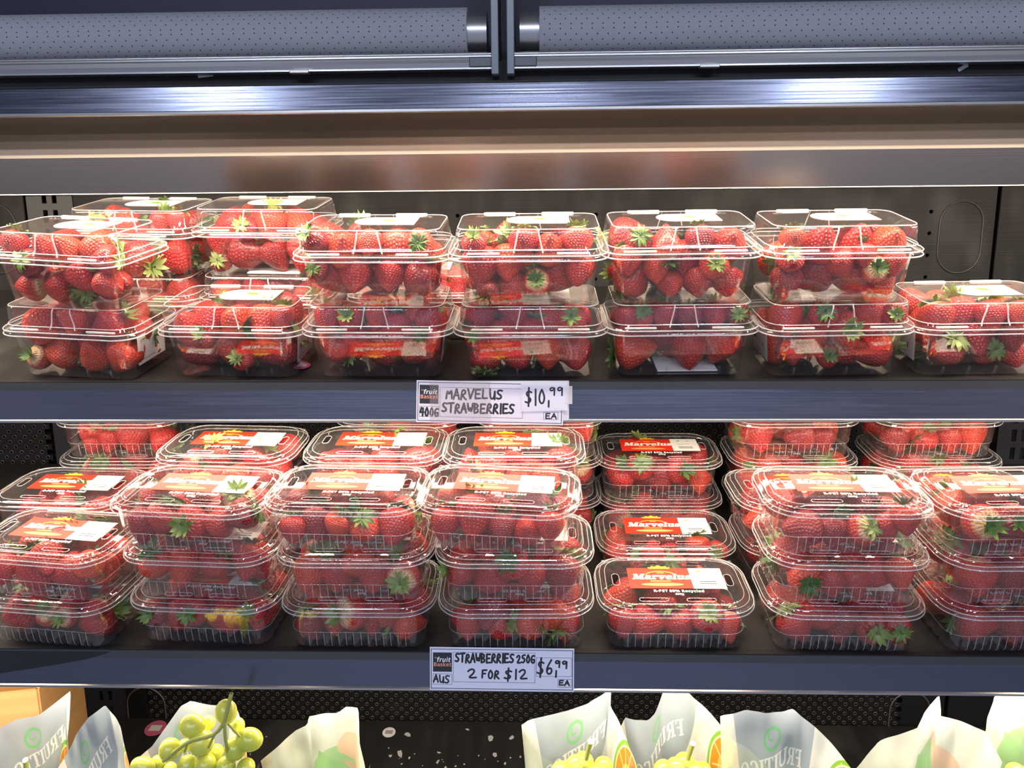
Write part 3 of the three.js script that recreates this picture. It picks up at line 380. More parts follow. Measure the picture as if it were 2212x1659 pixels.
// ---------------------------------------------------------------- every punnet: key, shelf, x, depth on the shelf, level, turn, [berries against its front: x, height, width in mm, tip angle, tip tilt]
const PUNNETS = [
['U1a','U',-0.569,0.071,0,-8,[[-65,61,47,-90,0],[-83,19,30,70,-55],[-34,22,40,185,0],[15,27,37,-90,0],[54,24,41,120,0],[48,76,38,150,0],[1,77,35,90,0]]],
['U1b','U',-0.559,0.065,1,-13,[[-65,74,30,90,0],[-12,80,31,-90,0],[7,71,33,-90,0],[45,72,40,180,0],[-92,20,33,180,0],[-46,50,32,100,-60],[29,49,43,170,0],[-18,22,34,180,0],[43,23,41,0,0],[92,29,31,10,0],[98,63,31,180,0]]],
['U2','U',-0.373,0.073,0,-3,[[-74,51,39,-90,0],[-61,16,44,150,0],[-12,37,51,100,0],[-33,78,40,-60,0],[19,75,46,0,0],[40,52,43,90,0],[44,20,47,150,0],[70,75,27,90,0],[-43,51,27,90,-50],[3,14,29,60,-60]]],
['V1a','U',-0.553,0.204,0,-4],
['V1b','U',-0.539,0.204,1,-6,[[44,18,43,180,0],[74,79,27,90,0],[45,72,31,90,0]]],
['V2a','U',-0.373,0.204,0,-3],
['V2b','U',-0.368,0.204,1,-4,[[-66,37,38,90,0],[-32,21,54,10,0],[16,16,40,60,0],[-48,71,42,180,0],[14,72,40,90,0],[-21,64,31,90,-60],[-63,15,28,90,-70]]],
['U3a','U',-0.192,0.071,0,-1,[[-71,39,39,-135,0],[-25,46,35,20,0],[-13,14,49,180,0],[46,15,49,10,0],[20,51,42,90,0],[59,47,31,60,-50],[66,69,32,-60,0],[-64,73,34,90,0],[-31,70,29,80,-60],[2,76,26,90,0]]],
['U3b','U',-0.191,0.069,1,-2,[[-34,63,41,-80,0],[-63,73,29,60,-30],[-34,40,39,90,0],[19,57,46,180,0],[18,37,35,90,0],[0,79,29,90,0],[60,73,31,80,-70],[-63,14,45,45,0],[2,20,37,200,0],[52,21,43,115,0],[-78,38,26,60,-60]]],
['V3a','U',-0.167,0.209,0,0],
['U4a','U',-0.005,0.069,0,0,[[-62,19,37,-90,-40],[-21,16,41,185,0],[23,27,37,90,0],[62,21,39,80,0],[-62,70,38,90,0],[-21,63,44,90,0],[51,73,32,80,-65],[2,53,32,100,0],[-61,46,29,70,-60]]],
['U4b','U',-0.007,0.069,1,0,[[-59,35,43,90,0],[-63,69,27,90,-40],[-71,17,39,150,0],[-20,19,35,-90,0],[43,17,49,20,0],[63,39,35,100,0],[58,65,34,90,0],[22,67,36,-90,0],[-14,72,33,90,0],[-24,49,37,90,0],[11,25,31,80,-65],[-46,7,26,-60,-50]]],
['U5a','U',0.178,0.073,0,1,[[-50,18,46,-10,0],[-27,41,46,40,0],[16,23,44,90,0],[63,33,46,110,0],[-70,71,26,90,0],[-51,79,33,80,-60],[-20,74,31,90,0],[8,71,33,90,0],[45,78,31,90,0],[70,79,26,80,-70]]],
['U5b','U',0.173,0.075,1,1,[[-55,22,40,-60,0],[-13,16,30,90,0],[22,15,35,90,0],[66,22,35,95,0],[-26,42,32,90,0],[11,45,42,100,0],[43,37,32,80,-70],[-61,52,32,90,0],[54,78,39,-90,0],[-21,70,37,-90,-20],[-54,77,32,90,-60],[19,76,32,90,0]]],
['U6a','U',0.363,0.071,0,2,[[-48,27,31,90,0],[-61,79,38,90,0],[-15,44,43,90,0],[28,20,46,180,0],[71,20,44,170,0],[68,51,43,90,0],[44,82,35,90,0],[23,55,38,80,-75],[-6,24,26,70,-60],[-17,77,31,80,-50],[75,81,26,60,-70]]],
['U6b','U',0.357,0.073,1,1,[[-58,42,30,80,-50],[-57,20,35,100,0],[-22,20,47,160,0],[26,23,44,180,0],[-2,43,34,60,0],[-17,75,41,-90,0],[28,74,43,-90,0],[72,76,38,-90,0],[28,53,25,90,0],[71,24,30,60,0],[74,40,30,90,0],[49,41,30,80,-65],[-58,77,27,90,0]]],
['U7','U',0.543,0.073,0,2,[[-30,23,43,100,-35],[14,25,38,90,-75],[42,18,31,90,0],[-7,46,40,90,0],[38,43,36,90,0],[-55,77,38,90,0],[-18,73,40,90,0],[8,76,35,90,0],[31,74,30,90,0]]],
['A1','L',-0.585,0.068,0,-6,[[-47,18,45,150,0],[7,33,27,90,-30],[51,27,44,160,0],[27,34,24,90,-70],[87,57,21,100,0]]],
['A2','L',-0.579,0.070,1,-7,[[-50,24,34,100,0],[-19,23,40,-90,0],[29,24,41,160,0],[71,46,30,-60,0]]],
['A3','L',-0.645,0.195,0,-2],
['A4','L',-0.634,0.195,1,-3],
['B1','L',-0.395,0.072,0,-3,[[-77,30,27,80,-65],[-47,26,35,-90,0],[-13,34,31,80,-70],[17,26,44,170,0],[68,43,27,70,-60]]],
['B2','L',-0.391,0.070,1,-3,[[-73,35,38,90,-30],[-30,33,37,90,0],[15,36,34,120,0],[56,43,35,90,0]]],
['B3','L',-0.393,0.066,2,-5,[[-77,27,33,90,0],[-36,31,35,110,0],[1,31,35,90,-70],[35,34,31,180,0],[67,45,32,160,0]]],
['C1','L',-0.210,0.066,0,0,[[-69,21,31,70,0],[-38,17,42,90,0],[11,20,42,90,0],[59,18,34,10,-20]]],
['C2','L',-0.209,0.068,1,0,[[-66,25,36,100,0],[-24,20,37,90,0],[18,18,37,90,0],[54,17,35,60,-78]]],
['C3','L',-0.217,0.070,2,-2,[[-68,19,29,90,0],[-37,20,35,80,0],[-6,25,29,110,0],[19,18,33,90,-25],[56,22,36,100,0]]],
['D1','L',-0.023,0.066,0,1,[[-63,26,36,90,0],[-22,19,36,150,-35],[18,19,36,150,-35],[56,19,34,90,0]]],
['D2','L',-0.024,0.068,1,0,[[-62,29,31,20,-20],[-23,22,35,-90,0],[16,22,35,90,0],[55,19,37,100,0]]],
['D3','L',-0.041,0.068,2,-6,[[-66,26,31,100,0],[-27,34,40,90,0],[8,23,29,90,0],[39,25,29,-90,0],[68,29,29,90,0]]],
['E1','L',0.166,0.068,0,0,[[-63,27,29,90,0],[-34,25,34,0,0],[7,19,34,70,0],[42,28,34,90,-40],[73,24,28,80,0]]],
['E2','L',0.175,0.194,0,0,[[-79,70,28,-60,-20],[-19,50,28,-80,-50],[52,52,30,90,0],[73,60,26,60,-60]]],
['E3','L',0.186,0.322,0,0],
['E4','L',0.181,0.320,1,0,[[-54,9,40,100,-20],[-5,5,45,180,0],[43,9,42,80,0],[72,21,31,90,0]]],
['F1','L',0.361,0.066,0,-1,[[-49,17,34,60,0],[-2,16,39,100,0],[42,19,34,80,-75],[80,24,28,80,-70]]],
['F2','L',0.356,0.068,1,-1,[[-39,22,33,80,-75],[-14,18,28,90,0],[11,21,28,80,0],[49,21,36,20,0],[77,28,29,90,0]]],
['F3','L',0.350,0.068,2,-1,[[-46,18,36,180,0],[-13,21,29,90,0],[17,18,32,130,-40],[50,20,34,60,0],[75,32,27,90,0]]],
['G1','L',0.557,0.068,0,1,[[-37,14,39,0,0],[3,22,35,90,0]]],
['G2','L',0.549,0.068,1,1,[[-41,23,38,100,0],[-6,29,31,90,0]]],
['G3','L',0.536,0.066,2,2,[[-42,35,35,90,-72],[-10,37,32,80,-65]]],
['H1','L',-0.419,0.197,0,-2],
['H2','L',-0.410,0.197,1,-2],
['H3','L',-0.401,0.197,2,-3],
['I1','L',-0.225,0.197,0,0],
['I2','L',-0.220,0.197,1,-1],
['I3','L',-0.208,0.195,2,-1],
['J1','L',-0.028,0.197,0,0],
['J2','L',-0.030,0.197,1,0],
['J3','L',-0.027,0.193,2,0],
['K1','L',0.364,0.197,0,2],
['K2','L',0.353,0.197,1,2],
['N1','L',0.578,0.197,0,2],
['N2','L',0.566,0.197,1,2],
['M1','L',-0.629,0.325,0,0],
['M2','L',-0.616,0.325,1,0],
['M3','L',-0.605,0.322,2,0,[[-83,10,38,110,0],[-43,15,24,90,0],[-23,7,29,90,0],[3,9,42,80,0]]],
['O3','L',-0.195,0.322,2,0],
['O1','L',-0.204,0.322,0,0],
['O2','L',-0.199,0.322,1,0],
['P1','L',0.382,0.322,0,1],
['P2','L',0.375,0.322,1,1],
['P3','L',0.368,0.322,2,1,[[-45,9,44,90,0],[13,7,39,180,0],[53,6,33,90,0],[87,12,35,90,0]]],
['Q1','L',0.590,0.322,0,1],
['Q2','L',0.579,0.322,1,1],
['Q3','L',0.568,0.322,2,1,[[-51,13,34,90,0],[-13,16,32,90,-20],[28,13,32,100,0],[70,13,43,90,0]]],
['R3','L',0.007,0.322,2,0],
['R1','L',0.007,0.322,0,0],
['R2','L',0.007,0.322,1,0],
];
const SHELF = { U: { o: [0, 1.2779, 0.0079], t: R(13), h: 0.0926, half: [[0.0745, 0.081], [0.0455, 0.049]], top: 0.09 }, L: { o: [0, 0.9707, 0.1059], t: R(9), h: 0.0645, half: [[0.0765, 0.081], [0.0465, 0.0495]], top: 0.0625 } };
const WHERE = { U1: ['skewed stack beside the single punnet', 2], U2: ['single punnet beside the skewed stack', 1], V1: ['rear stack behind the skewed stack', 2], V2: ['rear stack behind the single punnet', 2], V3: ['rear punnet behind first stack left of $10.99 ticket', 1], U3: ['first stack left of the $10.99 ticket', 2], U4: ['stack over the $10.99 price', 2], U5: ['first stack right of the $10.99 ticket', 2], U6: ['second stack right of the $10.99 ticket', 2], U7: ['lone punnet past second stack right of $10.99', 1],
  A: ['front stack third left of $6.99 ticket', 2], A_: ['second-row stack third left of $6.99 ticket', 2], B: ['front stack second left of $6.99 ticket', 3], C: ['front stack first left of $6.99 ticket', 3], D: ['front stack over the $6.99 ticket', 3], E: ['lone front punnet first right of $6.99 ticket', 1], E_: ['second-row lone punnet first right of $6.99', 1], E__: ['rear stack first right of $6.99 ticket', 2], F: ['front stack second right of $6.99 ticket', 3], G: ['front stack third right of $6.99 ticket', 3],
  H: ['second-row stack second left of $6.99 ticket', 3], I: ['second-row stack first left of $6.99 ticket', 3], J: ['second-row stack over $6.99 ticket', 3], K: ['second-row stack second right of $6.99', 2], N: ['second-row stack third right of $6.99', 2], M: ['rear stack third left of $6.99 ticket', 3], O: ['rear stack first left of $6.99 ticket', 3], P: ['rear stack second right of $6.99 ticket', 3], Q: ['rear stack third right of $6.99 ticket', 3], R: ['rear stack over $6.99 ticket', 3] };
function whereOf(key, level) {
  let k = key[0] === 'U' || key[0] === 'V' ? key.slice(0, 2) : key[0]; if (key === 'A3' || key === 'A4') k = 'A_'; if (key === 'E2') k = 'E_'; if (key === 'E3' || key === 'E4') k = 'E__';
  const [w, n] = WHERE[k]; return n === 1 ? w : ['bottom', n === 2 ? 'top' : 'middle', 'top'][level] + ' of ' + w;
}
const jobs = [];                                                  // all berries, before they are built
const yAxis = new THREE.Vector3(0, -1, 0);
PUNNETS.forEach(([key, sh, x, depth, level, turn, front = []], pi) => {
  const S = SHELF[sh], deep = sh === 'U', where = whereOf(key, level), st = Math.sin(S.t), ct = Math.cos(S.t), up = level * S.h;
  const t = thing(deep ? 'deep_strawberry_punnet' : 'flat_strawberry_punnet', (deep ? 'deep clear 400 g punnet, ' : 'flat clear 250 g punnet, ') + where, 'punnet', [S.o[0] + x, S.o[1] + st * depth + ct * up, S.o[2] - ct * depth + st * up], deep ? 'deep strawberry punnets' : 'flat strawberry punnets');
  t.rotation.order = 'XYZ'; t.rotation.set(S.t, R(turn), 0);
  const tray = part(t, 'tray', deep ? deepTray : flatTray, M.plastic, 'clear plastic tray'), lid = part(t, 'lid', deep ? deepLid : flatLid, M.plastic, 'clear plastic lid');
  const em = deep ? M.plasticEdgeGlow : M.plasticEdgeGlowThin;
  part(tray, 'rim', deep ? deepTrayRim : flatTrayRim, em, 'plastic rim and ribs, edge glow put into their white'); part(lid, 'rim', deep ? deepLidRim : flatLidRim, em, 'plastic rim and ridges, edge glow put into their white');
  if (deep) {
    const l = part(lid, 'lid_label', deepLabel, deepLabelMat, 'white label with a green leaf'); l.position.set(0.012, 0.0925, -0.004);
    for (const g of ({ U1a: [1], U2: [1], U3a: [1], U6a: [0], U7: [0], U5a: [0] }[key] ?? []).map(i => sideLabels[i])) part(t, 'side_label', g, sideLabelMat, 'white side label with red marks');
    if (['U5a', 'V2b'].includes(key)) part(t, 'absorbent_pad', padGeo, whitePad, 'white absorbent pad');
  } else {
    const l = part(lid, 'lid_label', flatLabel, flatLabelMat, 'red label with the word Marvelus and a white panel'); l.position.set(0.005, 0.0639, -0.005);
    const c = part(lid, 'label_crown', crownShape, crownMat, 'yellow leaf crown on the label'); c.position.set(-0.0125, 0.064, -0.026);
    const e = part(lid, 'embossed_text', emboss, embossMat, 'raised lettering'); e.position.set(0.004, 0.0636, 0.0235);
  }
  // settle the berries: those the photograph shows against the front stay near their place, others fill up behind
  const r = rng(900 + pi * 31), list = front.map(([bx, by, w, a, q]) => ({ x: bx / 1000, y: by / 1000, w: Math.min(w, deep ? 49 : 40) / 1000, z: 1, a: R(a), q: R(q || (Math.abs(Math.abs(a) - 90) < 16 ? 30 + r() * 22 : 12)), fixed: 1 }));
  const want = deep ? 18 : 12; for (let i = list.length; i < want; i++) list.push({ x: (r() - 0.5) * 0.13, y: 0.02 + r() * (deep ? 0.05 : 0.025), z: -0.035 + r() * 0.065, w: deep ? 0.036 + r() * 0.01 : 0.032 + r() * 0.007, a: r() * 6.3, q: (r() - 0.5) * 2.4, fixed: 0 });
  list.forEach(b => { b.w *= deep ? 1.12 : 1.2; b.r = b.w * 0.42; if (b.z === 1) b.z = S.half[1][0] - b.r; b.tx = b.x; b.ty = b.y; b.tz = b.z; });
  for (let it = 0; it < 90; it++) {
    for (const b of list) { if (b.fixed) { b.x += (b.tx - b.x) * 0.2; b.y += (b.ty - b.y) * 0.2; b.z += (b.tz - b.z) * 0.1; } else b.y -= 0.0004; }
    for (let i = 0; i < list.length; i++) for (let j = 0; j < i; j++) { const a = list[i], b = list[j], dx = a.x - b.x, dy = a.y - b.y, dz = a.z - b.z + (i % 2 ? 1e-4 : -1e-4), d = Math.hypot(dx, dy, dz) + 1e-6, o = a.r + b.r - d; if (o > 0) { const wa = a.fixed && !b.fixed ? 0.12 : !a.fixed && b.fixed ? 0.88 : 0.5, k = o * 0.5 / d; a.x += dx * k * wa * 2; a.y += dy * k * wa * 2; a.z += dz * k * wa * 2; b.x -= dx * k * (1 - wa) * 2; b.y -= dy * k * (1 - wa) * 2; b.z -= dz * k * (1 - wa) * 2; } }
    for (const b of list) { const f = Math.min(1, Math.max(0, b.y / 0.05)), rw = b.w * 0.5, hx = S.half[0][0] + (S.half[0][1] - S.half[0][0]) * f - rw, hz = S.half[1][0] + (S.half[1][1] - S.half[1][0]) * f - rw; b.x = Math.max(-hx, Math.min(hx, b.x)); b.z = Math.max(-hz, Math.min(hz, b.z)); b.y = Math.max(rw + 0.002, Math.min(S.top - rw, b.y)); }
  }
  t.updateMatrixWorld(true);
  list.forEach((b, i) => {
    const tip = new THREE.Vector3(Math.cos(b.a) * Math.cos(b.q), -Math.sin(b.a) * Math.cos(b.q), Math.sin(b.q));
    const q = t.quaternion.clone().multiply(new THREE.Quaternion().setFromUnitVectors(yAxis, tip)).multiply(new THREE.Quaternion().setFromAxisAngle(yAxis, r() * 6.28));
    const k = Math.floor(r() * BERRY.length), v = r();
    jobs.push({ p: t.localToWorld(new THREE.Vector3(b.x, b.y, b.z)), q, w: b.w, k, skin: v < 0.42 ? 0 : v < 0.66 ? 1 : v < 0.86 ? 2 : 3, leaf: Math.floor(r() * 3), crown: b.q < -0.45, where, deep, rank: b.fixed ? 0 : depth < 0.1 ? 1 + b.y * -8 - b.z * 4 : 3, seen: b.fixed });
  });
});
jobs.sort((a, b) => a.rank - b.rank);
jobs.slice(0, 300).forEach(j => {
  const label = (j.crown ? 'leaf-crown-out ' : '') + ['red', 'dark crimson', 'orange-red', 'pale-shouldered'][j.skin] + ' strawberry, ' + j.where;
  const o = thing('strawberry', label, 'strawberry', [0, 0, 0], 'strawberries, ' + j.where);
  o.position.copy(j.p); o.quaternion.copy(j.q); o.scale.setScalar(j.w);
  part(o, 'flesh', BERRY[j.k], SKIN[j.skin]); part(o, 'leaf_crown', CROWN[j.k], LEAF[j.leaf], 'green leaf crown');
});
{ // the berries deeper in the punnets
  const rest = jobs.slice(300), heap = new THREE.Group(); heap.name = 'strawberry_filling'; scene.add(heap); tag(heap, 'strawberries deeper inside the stacked clear punnets', 'strawberries', null, 'stuff');
  const mm = new THREE.Matrix4(), s = new THREE.Vector3();
  for (let k = 0; k < BERRY.length; k++) { const js = rest.filter(j => j.k === k); if (!js.length) continue; for (const [n, g, mat] of [['flesh', BERRY[k], SKIN[k % 4]], ['leaf_crown', CROWN[k], LEAF[k % 3]]]) { const im = new THREE.InstancedMesh(g, mat, js.length); im.name = n; im.userData.kind = 'stuff'; heap.add(im); js.forEach((j, i) => im.setMatrixAt(i, mm.compose(j.p, j.q, s.setScalar(j.w)))); } }
}

// ---------------------------------------------------------------- grape bags, loose bunch, carton and litter on the bottom deck
const deckY = z => 0.455 + (0.06 - z) * Math.tan(R(9));
const bagBackTex = canvas(512, 512, (x, w, h) => {
  x.fillStyle = '#eceee2'; x.fillRect(0, 0, w, h);
  x.fillStyle = '#a9b6bd'; x.beginPath(); x.moveTo(40, 0); x.lineTo(330, 0); x.quadraticCurveTo(350, 100, 270, 170); x.quadraticCurveTo(150, 220, 70, 130); x.closePath(); x.fill();
  x.strokeStyle = '#7fc48a'; x.lineWidth = 7; x.beginPath(); x.ellipse(170, 48, 24, 20, -0.3, 0, 7); x.stroke(); x.lineWidth = 4; x.beginPath(); x.arc(166, 44, 8, 0.5, 4); x.stroke();
  x.save(); x.translate(186, 112); x.rotate(-0.22); x.scale(-1, 1); x.fillStyle = '#f3f5f2'; x.font = 'bold 46px serif'; x.textAlign = 'center'; x.fillText('FRUITICO', 0, 0); x.restore();
  x.fillStyle = '#b9c0b2'; for (let i = 0; i < 5; i++) x.fillRect(180 - i * 6, 226 + i * 13, 120, 4);
  const ring = (cx, cy, r, ry) => { for (const [f, c] of [[1, '#8cc63f'], [0.88, '#f4f6d8'], [0.82, '#f39a2b'], [0.4, '#fbd05a']]) { x.fillStyle = c; x.beginPath(); x.ellipse(cx, cy, r * f, ry * f, 0.5, 0, 7); x.fill(); } x.strokeStyle = '#fbe3a0'; x.lineWidth = 4; for (let k = 0; k < 9; k++) { const a = k / 9 * 6.28; x.beginPath(); x.moveTo(cx, cy); x.lineTo(cx + Math.cos(a) * r * 0.8, cy + Math.sin(a) * ry * 0.8); x.stroke(); } };
  ring(470, 70, 62, 84); x.fillStyle = '#a9d37a'; x.beginPath(); x.ellipse(420, 190, 70, 44, 0.7, 0, 7); x.fill(); x.fillStyle = '#e9a37e'; x.beginPath(); x.ellipse(428, 206, 50, 28, 0.7, 0, 7); x.fill();
});
const bagSideTex = canvas(512, 512, (x, w, h) => {                // the other face of the bag: fruit print round a stamp
  x.fillStyle = '#e9ecdd'; x.fillRect(0, 0, w, h);
  x.fillStyle = '#b4dba5'; x.beginPath(); x.ellipse(330, 150, 130, 80, 0.25, 0, 7); x.fill(); x.fillStyle = '#ecc3a8'; x.beginPath(); x.ellipse(330, 200, 110, 90, 0.2, 0, 7); x.fill(); x.fillStyle = '#a9d99b'; x.save(); x.translate(335, 150); x.rotate(0.45); x.fillRect(-125, -26, 250, 48); x.restore();
  x.fillStyle = '#f4d2b4'; x.beginPath(); x.ellipse(360, 80, 70, 26, 0.2, 0, 7); x.fill();
  x.save(); x.translate(320, 226); x.scale(-0.55, 0.55); x.rotate(-0.4); x.fillStyle = '#eef0ea'; x.beginPath(); x.ellipse(0, 0, 92, 58, 0, 0, 7); x.fill(); x.fillStyle = '#8f8a80'; x.font = 'bold 34px serif'; x.textAlign = 'center'; x.fillText('FRESH', 0, -4); x.fillText('WORLD', 0, 32); x.restore();
});
const bagFilm = [bagBackTex, bagSideTex].map(map => new THREE.MeshPhysicalMaterial({ map, transmission: 0.3, thickness: 0, roughness: 0.45, ior: 1.5, side: THREE.DoubleSide }));
const clearFilm = new THREE.MeshPhysicalMaterial({ color: 0xfbfff0, transmission: 0.9, thickness: 0, roughness: 0.1, ior: 1.8, side: THREE.DoubleSide });
function sheet(NU, NV, f) {
  const pos = [], uv = [], idx = []; for (let j = 0; j <= NV; j++) for (let i = 0; i <= NU; i++) { pos.push(...f(i / NU, j / NV)); uv.push(i / NU, 1 - j / NV); }
  for (let j = 0; j < NV; j++) for (let i = 0; i < NU; i++) { const a = j * (NU + 1) + i, b = a + NU + 1; idx.push(a, b, b + 1, a, b + 1, a + 1); }
  const g = new THREE.BufferGeometry(); g.setAttribute('position', new THREE.Float32BufferAttribute(pos, 3)); g.setAttribute('uv', new THREE.Float32BufferAttribute(uv, 2)); g.setIndex(idx); g.computeVertexNormals(); return g;
}
const BAGS = {
  A: [0.02, [[-0.754,0.797],[-0.693,0.828],[-0.661,0.834],[-0.640,0.850],[-0.608,0.875],[-0.624,0.826],[-0.624,0.771]]],
  B: [0.05, [[-0.619,0.781],[-0.590,0.830],[-0.569,0.857],[-0.547,0.873],[-0.531,0.841],[-0.510,0.803]]],
  C: [0.03, [[-0.526,0.780],[-0.503,0.801],[-0.461,0.858],[-0.445,0.868],[-0.415,0.861],[-0.391,0.862],[-0.384,0.836],[-0.363,0.782]]],
  D: [0.04, [[-0.358,0.786],[-0.308,0.833],[-0.292,0.842],[-0.290,0.853],[-0.253,0.857],[-0.242,0.865],[-0.227,0.863],[-0.223,0.824],[-0.214,0.791]]],
  E: [0.02, [[-0.018,0.833],[-0.010,0.838],[0.026,0.848],[0.068,0.861],[0.080,0.869],[0.098,0.883],[0.097,0.858],[0.113,0.825],[0.130,0.791]]],
  F: [0, [[0.113,0.807],[0.119,0.829],[0.149,0.825],[0.158,0.835],[0.168,0.865],[0.184,0.869],[0.200,0.866],[0.215,0.853],[0.247,0.819],[0.267,0.802]]],
  G: [0.05, [[0.232,0.861],[0.261,0.876],[0.284,0.873],[0.307,0.874],[0.319,0.878],[0.348,0.851],[0.373,0.826],[0.399,0.796]]],
  H: [0.05, [[0.401,0.796],[0.430,0.830],[0.476,0.848],[0.483,0.869],[0.499,0.894],[0.503,0.866],[0.549,0.857],[0.562,0.828]]],
  I: [0.03, [[0.569,0.808],[0.574,0.885],[0.585,0.892],[0.612,0.891],[0.651,0.890],[0.690,0.848]]],
};
const BAGSAY = { A: 'printed white grape bag standing against the brown carton', B: 'printed grape bag folded to a point between carton bag and loose grapes', C: 'printed grape bag right behind the loose green bunch', D: 'grape bag with fruit print beside the bare deck, near loose grapes', E: 'grape bag with tall peak beside the round-hole panel under $6.99', F: 'grape bag with two peaks between the tall-peak and flat-top bags', G: 'flat-topped grape bag sloping down to bare black deck', H: 'grape bag with thin horn and large fruit print', I: 'tall grape bag with wide flat top beside the horned bag' };
const BUNCH = { A: [-0.655, 0.79], D: [-0.27, 0.785], E: [0.06, 0.825], F: [0.19, 0.81], G: [0.31, 0.77], H: [0.47, 0.79], I: [0.615, 0.83] };
const grapeGeo = new THREE.SphereGeometry(0.5, 20, 14), grapeMat = [[0.5, 0.55, 0.06], [0.58, 0.6, 0.08], [0.42, 0.5, 0.05]].map(c => new THREE.MeshPhysicalMaterial({ color: lin(...c), roughness: 0.28, clearcoat: 0.3, clearcoatRoughness: 0.25 }));
const stalkMat = new THREE.MeshStandardMaterial({ color: lin(0.33, 0.36, 0.08), roughness: 0.6 }), cutMat = new THREE.MeshStandardMaterial({ color: lin(0.75, 0.72, 0.5), roughness: 0.7 });
Object.entries(BAGS).forEach(([k, [z0, T]], bi) => {
  const n = noise2(500 + bi), r = rng(700 + bi), xs = T.map(p => p[0]), xc = (Math.min(...xs) + Math.max(...xs)) / 2, zf = z0 + 0.02, by = deckY(zf) + 0.004;
  const len = [0]; for (let i = 1; i < T.length; i++) len.push(len[i - 1] + Math.hypot(T[i][0] - T[i - 1][0], T[i][1] - T[i - 1][1]));
  const top = u => { const s = u * len.at(-1); let i = 1; while (i < T.length - 1 && len[i] < s) i++; const q = (s - len[i - 1]) / (len[i] - len[i - 1]); return [T[i - 1][0] + (T[i][0] - T[i - 1][0]) * q, T[i - 1][1] + (T[i][1] - T[i - 1][1]) * q]; };
  const t = thing('grape_bag', BAGSAY[k], 'bag', [xc, by - 0.002, zf], 'bagged grapes on the bottom deck');
  const half = 0.056, wr = (u, v) => (n(u * 6, v * 5) - 0.5) * 0.02 + (n(u * 14 + 7, v * 12) - 0.5) * 0.006;
  const back = sheet(48, 30, (u, v) => { const [x, y] = top(u), e = 1 - Math.pow(1 - v, 1.4), bx = xc + (u - 0.5) * 2 * half; return [x + (bx - x) * e - xc, y + (by - y) * v - by + 0.002, z0 - zf - 0.012 * Math.sin(Math.PI * v) + wr(u, v) * (0.5 + v) + 0.03 * Math.max(0, u - 0.78) / 0.22 * (1 - v)]; });
  part(t, 'back_film', back, bagFilm[k === 'D' || k === 'H' || k === 'I' ? 1 : 0], 'milky printed film, the lettering seen mirrored from inside');
  const frontSheet = sheet(40, 30, (u, v) => { const [x, y] = top(u), e = 1 - Math.pow(1 - v, 1.4), bx = xc + (u - 0.5) * 2 * half, s = Math.pow(Math.sin(Math.PI * u), 0.7), yt = Math.min(y, by + 0.42) - 0.052 * s - 0.012 * n(u * 9, 3); return [x + (bx - x) * e - xc, yt + (by - yt) * v - by + 0.002, z0 - zf + 0.075 * s + (n(u * 8 + 3, v * 9) - 0.5) * 0.02 * s]; });
  part(t, 'front_film', frontSheet, clearFilm, 'clear crinkled film');
  if (BUNCH[k]) {
    const [gx, gy] = BUNCH[k], b = thing('grape_bunch', 'green grape bunch inside the ' + BAGSAY[k].replace('printed ', ''), 'grapes', [gx, gy, z0 + 0.04], 'bagged grape bunches');
    b.userData.label = b.userData.label.split(' ').slice(0, 15).join(' ');
    for (let i = 0; i < 14; i++) { const g = part(b, 'grape', grapeGeo, grapeMat[i % 3]), a = i * 2.4, q = Math.sqrt(i / 14); g.position.set(Math.cos(a) * q * 0.05, -0.02 - 0.05 * q * q - (i > 9 ? 0.02 : 0) + r() * 0.008, Math.sin(a) * q * 0.022); g.scale.set(0.024, 0.027, 0.024); g.rotation.z = r() * 3; }
    part(b, 'stalk', tube([[0, -0.06, 0], [0.002, -0.02, 0.004], [0.008, 0.016, 0.01]], 0.0032, 10, 8), stalkMat); part(b, 'cut_end', new THREE.CylinderGeometry(0.0034, 0.0034, 0.0012, 12).rotateX(0.6).translate(0.008, 0.0165, 0.0103), cutMat, 'pale cut stalk end');
  }
});
